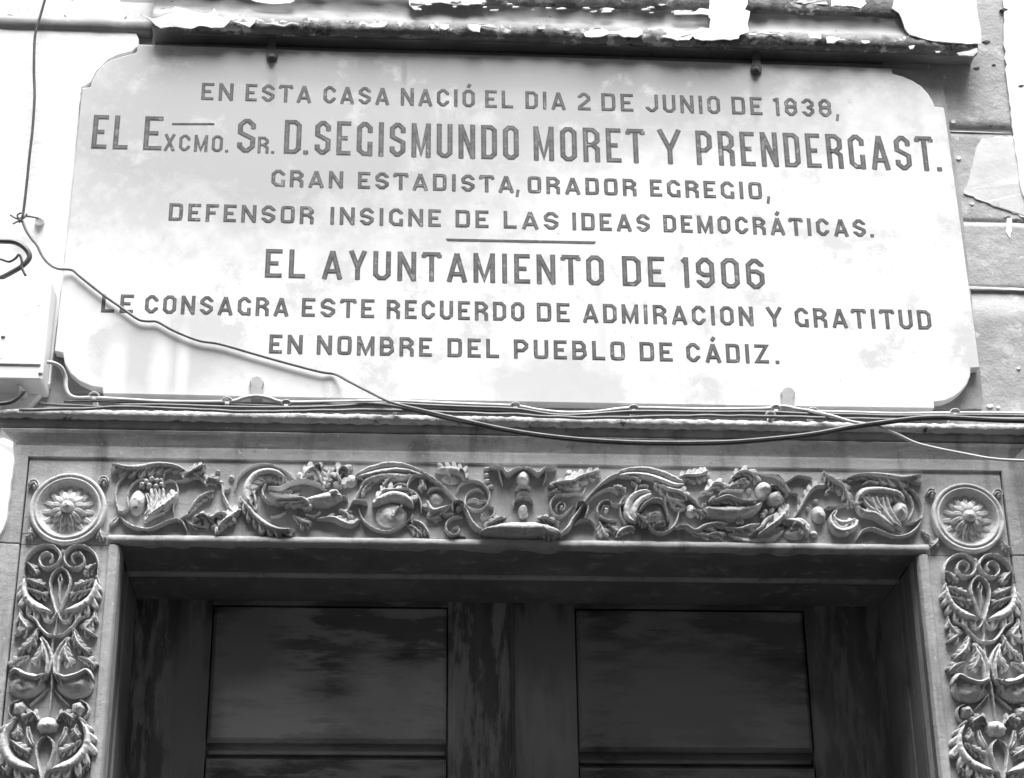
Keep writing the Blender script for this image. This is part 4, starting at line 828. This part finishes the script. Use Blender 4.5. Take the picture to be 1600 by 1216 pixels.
# ---- jamb panels with scrolls, symmetric about their axis
G = (0, 840, 3.232)
axL = (P(97, 892, D_ST)[0]+P(70, 1175, D_ST)[0])/2+.001
ref = P(97, 856, D_ST); ref2 = P(1519, 870, D_ST); DX, DZ = ref2[0]-ref[0], ref2[2]-ref[2]
def jamb_design(parent, dx, dz, right=False):
    for mi in (False, True):
        ax = axL+dx
        kw = dict(parent=parent, dx=dx, dz=dz, mir=ax if mi else None)
        s = lambda p, w, h=.011: loft(G, p, w, h, name='scroll_stem', **kw)
        l = lambda p, w, n=4, sd=0, h=.014: LF(G, p, w, n, sd, h, **kw)
        loft(G, [(492, 200), (497, 130), (470, 75), (420, 47), (370, 52), (333, 85), (330, 125), (355, 155), (395, 160), (425, 135), (424, 102), (400, 84), (374, 92), (366, 112), (380, 128)],
             [4, 7, 8, 9, 9, 9, 9, 9, 9, 9, 8, 8, 8, 9, 7], .014, name='volute', **kw)
        l([(488, 135), (455, 160), (425, 192)], [6, 16, 6], 3, 0, .015)
        s([(302, 152), (340, 178), (356, 225), (340, 290), (312, 350), (294, 395)], [6, 9, 10, 9, 7, 5], .013)
        s([(303, 190), (316, 215), (306, 250), (300, 330)], [3, 5, 4, 3], .012)
        l([(488, 205), (478, 270), (445, 325), (385, 362), (318, 378)], [8, 20, 30, 32, 10], 6, -1, .017)
        l([(470, 215), (425, 235), (368, 255)], [6, 17, 7], 2, 0, .016); l([(465, 265), (410, 280), (350, 300)], [6, 16, 7], 2, 0, .015)
        s([(275, 500), (325, 492), (368, 455), (395, 422), (440, 398)], [9, 10, 10, 9, 5], .013)
        s([(296, 372), (305, 412), (330, 428), (360, 420)], [5, 7, 7, 4], .012)
        l([(480, 375), (475, 410), (450, 440), (435, 465), (490, 500)], [6, 14, 18, 20, 8], 4, 0, .012)
        l([(352, 505), (312, 560), (286, 625), (284, 700)], [6, 14, 17, 10], 0, 0, .018)
        l([(375, 470), (395, 535), (455, 588)], [8, 18, 7], 4, 0, .015); l([(338, 530), (330, 590), (360, 645)], [8, 22, 8], 2, 0, .017); l([(400, 605), (450, 622), (485, 655)], [6, 16, 7], 3, 0, .013)
        dome(G, 378, 745, 84, 62, 0, .024, 'fruit', parent=parent, mir=ax if mi else None, dx=dx, dz=dz)
        l([(284, 690), (330, 715), (395, 700), (440, 680), (470, 715)], [10, 22, 22, 20, 8], 4, 1, .026)
        s([(272, 770), (310, 810), (352, 852)], [3, 6, 4], .007)
        s([(400, 822), (440, 845), (447, 885), (425, 915)], [4, 7, 7, 4], .010)
        dome(G, 393, 862, 32, 30, 0, .018, 'blossom', parent=parent, mir=ax if mi else None, bumps=lobed(5, .15), dx=dx, dz=dz)
        l([(290, 920), (318, 890), (345, 900), (375, 920)], [6, 16, 18, 8], 3, 0, .015)
        s([(236, 1003), (266, 1035), (270, 1085), (248, 1150), (224, 1216), (206, 1300)], [6, 9, 9, 8, 6, 5], .013)
        l([(405, 920), (440, 985), (436, 1060), (390, 1125), (325, 1160), (250, 1175)], [8, 18, 28, 34, 34, 10], 7, -1, .018)
        l([(385, 950), (380, 985), (402, 1010)], [6, 16, 6], 2, 0, .014); l([(405, 1030), (350, 1065), (298, 1090)], [6, 18, 7], 2, 0, .016)
        l([(335, 955), (325, 1000), (295, 1050)], [6, 12, 6], 0, 0, .012); l([(440, 1130), (430, 1160), (400, 1190)], [5, 14, 6], 2, 0, .010)
        s([(200, 1300), (260, 1292), (300, 1255), (340, 1220)], [9, 10, 10, 5], .013)
    loft(G, [(290, 395), (284, 450), (268, 520), (262, 640), (262, 760), (250, 900)], [4, 5, 8, 9, 10, 7], .009, name='stalk', parent=parent, dx=dx, dz=dz)
    dome(G, 238, 945, 52, 38, 0, .022, 'palmette', parent=parent, bumps=lobed(9, .07), dx=dx, dz=dz)
    dome(G, 316, 72, 20, 16, 0, .009, 'bead', parent=parent, dx=dx, dz=dz)
jamb_design(pilL, 0, 0); jamb_design(pilR, DX, DZ, True)

# ------------------------------------------------------------------ double door
DB = {1: [(400, 1110, 110, 70, .30), (470, 1145, 170, 35, .34), (590, 1110, 60, 90, .26), (670, 1120, 50, 80, .28), (380, 1010, 60, 60, .14), (300, 1110, 40, 140, .14)],  # pale blots put reflected light and varnish wear into the wood colour
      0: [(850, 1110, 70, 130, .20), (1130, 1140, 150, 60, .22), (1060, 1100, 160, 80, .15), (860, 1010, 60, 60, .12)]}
def leaf(name, label, xa, xb, pa, pb, pzb, seam):
    L = thing(name, ((xa+xb)/2, -D3, 0), label, 'door leaf', 'double door leaves')
    bl = []
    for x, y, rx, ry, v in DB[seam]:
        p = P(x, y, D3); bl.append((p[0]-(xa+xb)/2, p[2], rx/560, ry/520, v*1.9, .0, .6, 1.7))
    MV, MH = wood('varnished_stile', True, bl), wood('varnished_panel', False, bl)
    dd = D3; th = .045; top = Z2+.09; Zr0 = pzb-.004
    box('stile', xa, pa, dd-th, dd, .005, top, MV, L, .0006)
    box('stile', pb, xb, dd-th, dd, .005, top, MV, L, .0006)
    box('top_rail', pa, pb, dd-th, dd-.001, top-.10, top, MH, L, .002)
    box('leak_stop_board', xa, xb, dd-th-.02, dd-th-.001, .005, top, MH, L)  # unseen board added to stop light leaking through the panel gaps
    def panel(z0, z1, raise_):
        m = .006
        V = [(pa+.001, -(dd-.012), z0), (pb-.001, -(dd-.012), z0), (pb-.001, -(dd-.012), z1), (pa+.001, -(dd-.012), z1),
             (pa+.004, -(dd+raise_*.0+.001), z0+.004), (pb-.004, -(dd+raise_*.0+.001), z0+.004), (pb-.004, -(dd+raise_*.0+.001), z1-.004), (pa+.004, -(dd+raise_*.0+.001), z1-.004),
             (pa+.010, -(dd+raise_*.55), z0+m), (pb-.010, -(dd+raise_*.55), z0+m), (pb-.010, -(dd+raise_*.55), z1-m), (pa+.010, -(dd+raise_*.55), z1-m)]
        F = [(8, 9, 10, 11)]
        for b in (0, 4): F += [(b+i, b+(i+1) % 4, b+4+(i+1) % 4, b+4+i) for i in range(4)]
        o = mk('raised_panel', V, F, MH, L); bevel(o, .0015)
        return o
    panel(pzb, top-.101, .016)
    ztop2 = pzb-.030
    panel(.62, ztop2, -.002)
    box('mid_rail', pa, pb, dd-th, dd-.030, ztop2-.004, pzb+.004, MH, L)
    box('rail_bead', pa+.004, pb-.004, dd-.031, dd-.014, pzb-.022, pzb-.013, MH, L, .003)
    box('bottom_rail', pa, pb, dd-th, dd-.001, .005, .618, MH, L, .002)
    return L
zd1 = P(515, 1160, D3)[2]; zd2 = P(1080, 1174, D3)[2]
xs = lambda px, py: float(P(px, py, D3)[0])
leafL = leaf('door_leaf', 'left leaf of the dark varnished double door, its panel foot painted with pale reflections and wear', X2L-.01, xs(801, 1050), xs(327, 1050), xs(700, 1050), zd1, 1)
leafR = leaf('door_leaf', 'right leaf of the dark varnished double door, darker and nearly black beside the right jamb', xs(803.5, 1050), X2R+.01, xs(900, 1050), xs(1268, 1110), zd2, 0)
box('astragal', xs(797.5, 1050), xs(803, 1050), D3-.001, D3+.006, .01, Z2+.08, M['wood_v'], leafL, .002)

flake([(6, 684), (20, 690), (22, 720), (16, 760), (10, 812), (-6, 850), (-30, 850), (-30, 690)], D_ST, D_ST+.0165, 'flake', sur, .8, 8)  # plain white strip laid over the surround's outer left edge
# ------------------------------------------------------------------ meter box
c = P(40, 592, .09)
mb = thing('junction_box', (c[0], 0, c[2]), 'white enamel junction box on the wall left of the plaque', 'junction box')
def pxbox(name, x0, x1, y0, y1, d0, d1, mat, parent, bev):
    a = P(x0, (y0+y1)/2, d1); b = P(x1, (y0+y1)/2, d1); t = P(x0, y0, d1); u = P(x1, y1, d1)
    return box(name, a[0], b[0], d0, d1, u[2], t[2], mat, parent, bev)
pxbox('housing', -190, 74, 432, 594, .0, .085, M['box'], mb, .004)
pxbox('cover', -186, 70, 437, 570, .0852, .088, M['box'], mb, .003)
for x, y in ((63, 583), (5, 526)):
    q = P(x, y, .088 if y < 570 else .086); V, F = dome_mesh(q[0], q[2], .0045, .0035, 0, .004, .0875 if y < 570 else .0845); mk('screw', V, F, M['clamp'], mb, True)
# ------------------------------------------------------------------ cables
def cable(label, pts, d, r, mat, name='cable', group=None, wob=0):
    p = P3(pts, d); o = tube(name, p, r*1.3, M[mat], None, loc=p[0], wob=wob); tag(o, label, 'cable', group); return o
cable('thin dark cable hanging down the white plaster at the upper left', [(78, -30), (70, 0), (63, 25), (57, 45), (54, 65), (53, 110), (54, 150), (51, 200), (46, 245), (42, 285), (38, 320), (35, 342)], .045, .0022, 'cabledark')
cA = cable('long slack grey cable running from the insulator across the plaque',
     [(35, 346), (42, 362), (50, 374), (58, 384), (66, 400), (76, 412), (90, 420), (112, 422), (126, 433), (160, 460), (190, 481), (216, 499), (232, 502), (246, 503), (272, 517), (310, 532), (345, 538), (400, 554), (450, 568), (500, 581), (524, 585), (545, 596), (580, 614), (612, 629), (660, 641), (720, 655), (800, 672), (880, 683), (960, 689), (1040, 691), (1130, 690), (1200, 685), (1270, 677), (1330, 666), (1400, 656), (1450, 651), (1500, 652), (1560, 655), (1640, 657)],
     [.045]*7+[.041]*14+[.07, .09, .11, .12]+[.125]*14, .0023, 'cablegrey')
cA2 = cable('black cable hanging just beneath the slack grey one before the surround head', [(440, 630), (520, 632), (590, 632), (640, 640), (690, 652), (740, 663), (800, 675), (880, 686), (960, 692), (1040, 694), (1130, 693), (1200, 688), (1270, 680), (1330, 669), (1400, 659), (1450, 654), (1500, 655), (1560, 658), (1640, 660)], [.055, .06, .075, .095, .105]+[.118]*14, .0030, 'cabledark')
cB = cable('pale cable leaving the junction box and clipped along the foot of the plaque',
     [(74, 566), (85, 568), (96, 575), (102, 590), (103, 606), (108, 617), (120, 622), (147, 622), (200, 625), (260, 628), (355, 628), (380, 622), (400, 619), (420, 622), (447, 629), (530, 628), (610, 627), (660, 629), (730, 632), (805, 635), (840, 641), (880, 645), (930, 644), (990, 638), (1100, 640), (1195, 639), (1215, 635), (1235, 637), (1265, 643), (1330, 645), (1400, 647), (1490, 646), (1560, 646), (1640, 648)], [.08, .08, .07]+[.06]*31, .0032, 'cable')
cC = cable('dark cable below the pale one, thickened to stand for its shadow', [(180, 634), (260, 634), (350, 637), (440, 638), (520, 636), (600, 631), (660, 634), (730, 637), (805, 640), (880, 650), (990, 644), (1100, 645), (1195, 645), (1265, 648), (1330, 649), (1400, 651), (1490, 650), (1560, 650), (1640, 652)], .066, .0036, 'cabledark')  # thick black cable also stands in for shadow under the pale one
cE = cable('grey cable running along the ledge in shallow waves', [(30, 641), (120, 639), (200, 636), (300, 640), (400, 644), (500, 642), (600, 641), (700, 645), (800, 648), (900, 653), (1000, 652), (1100, 650), (1200, 651), (1300, 654), (1400, 656), (1500, 654), (1640, 655)], .09, .0026, 'cablegrey', wob=.002)
cF = cable('thin black wire deepening the shadow between the clipped cables under the plaque', [(100, 628), (147, 627), (260, 631), (355, 632), (447, 635), (530, 633), (610, 635), (700, 641), (800, 645), (900, 648), (1000, 646), (1195, 650), (1300, 651), (1640, 656)], .06, .0018, 'cabledark')  # black wire doubles as painted shade between the cables
cD = cable('thin pale cable drooping over the right corner of the surround', [(1235, 638), (1265, 642), (1300, 650), (1330, 659), (1365, 665), (1400, 678), (1430, 692), (1460, 700), (1500, 708), (1550, 717), (1600, 720), (1660, 721)], [.06, .07, .10]+[.115]*9, .0024, 'cable')
def clip(x, y, par, d=.062):
    q = P(x, y, d); V, F = [], []; n = 14; m = 6; R, r = .0085, .0022
    for i in range(n):
        a = 2*math.pi*i/n
        for k in range(m):
            b = 2*math.pi*k/m; rr = R+r*math.cos(b)
            V.append((q[0]+rr*math.cos(a), q[1]-r*1.3*math.sin(b)-.003*math.sin(a), q[2]+rr*.62*math.sin(a)))
    for i in range(n):
        for k in range(m): F.append((i*m+k, i*m+(k+1) % m, ((i+1) % n)*m+(k+1) % m, ((i+1) % n)*m+k))
    b0 = len(V); v, f = boxv(q[0]-.004, q[0]+.004, q[1]-.002, 0, q[2]-.010, q[2]-.003); V += v; F += [tuple(b0+i for i in ff) for ff in f]
    return mk('cable_clip', V, F, M['clip'], par, True)
for x, y in ((147, 618), (355, 626), (447, 630), (805, 634), (990, 638), (1212, 638), (1270, 642), (1492, 644)): clip(x, y, cB)
clip(618, 634, cC, .07); clip(1204, 648, cC, .08)
cable('black cable loop curling in from the left edge beside the insulator', [(-40, 376), (0, 377), (24, 379), (40, 389), (46, 402), (36, 415), (18, 426), (0, 435), (-30, 447)], [.07]*9, .0042, 'cabledark')
cable('short dark cable tail tied into the loop at the left edge', [(-30, 398), (0, 405), (14, 409), (24, 404), (30, 398), (34, 408), (34, 418), (40, 431)], [.075]*8, .0020, 'cabledark')
cable('black cable end curving under the junction box', [(-40, 632), (0, 631), (18, 628), (30, 620), (38, 611)], [.08]*5, .0032, 'cabledark')
cable('grey wire lying on the ledge below the junction box', [(60, 631), (88, 633), (110, 634), (160, 636)], [.06]*4, .0024, 'cabledark')
# ceramic insulator
q0 = P(35, 342, .03)
ins = thing('wire_insulator', (q0[0], 0, q0[2]), 'small white ceramic insulator with twisted wire ends on the plaster', 'insulator')
a = P(60, 339, .04); V, F = dome_mesh(a[0], a[2], .010, .009, .3, .02, .02, nr=7, na=18); mk('knob', V, F, M['flake'], ins, True)
tube('twisted_wire', P3([(16, 336), (28, 342), (42, 338), (60, 341)], .045), .0022, M['cablegrey'], ins)
tube('twisted_wire', P3([(20, 350), (30, 345), (38, 340), (42, 334)], .048), .0020, M['cablegrey'], ins)
tube('twisted_wire', P3([(30, 348), (36, 340), (34, 333), (27, 337), (33, 346)], .05), .0018, M['cabledark'], ins)
b = P(32, 607, .06); k2 = thing('cable_boss', (b[0], 0, b[2]), 'small pale knob holding the black cable under the junction box', 'knob')
V, F = dome_mesh(b[0], b[2], .009, .007, .3, .05, .02, nr=7, na=18); mk('knob_body', V, F, M['clip'], k2, True)
print('objects', len(bpy.data.objects))
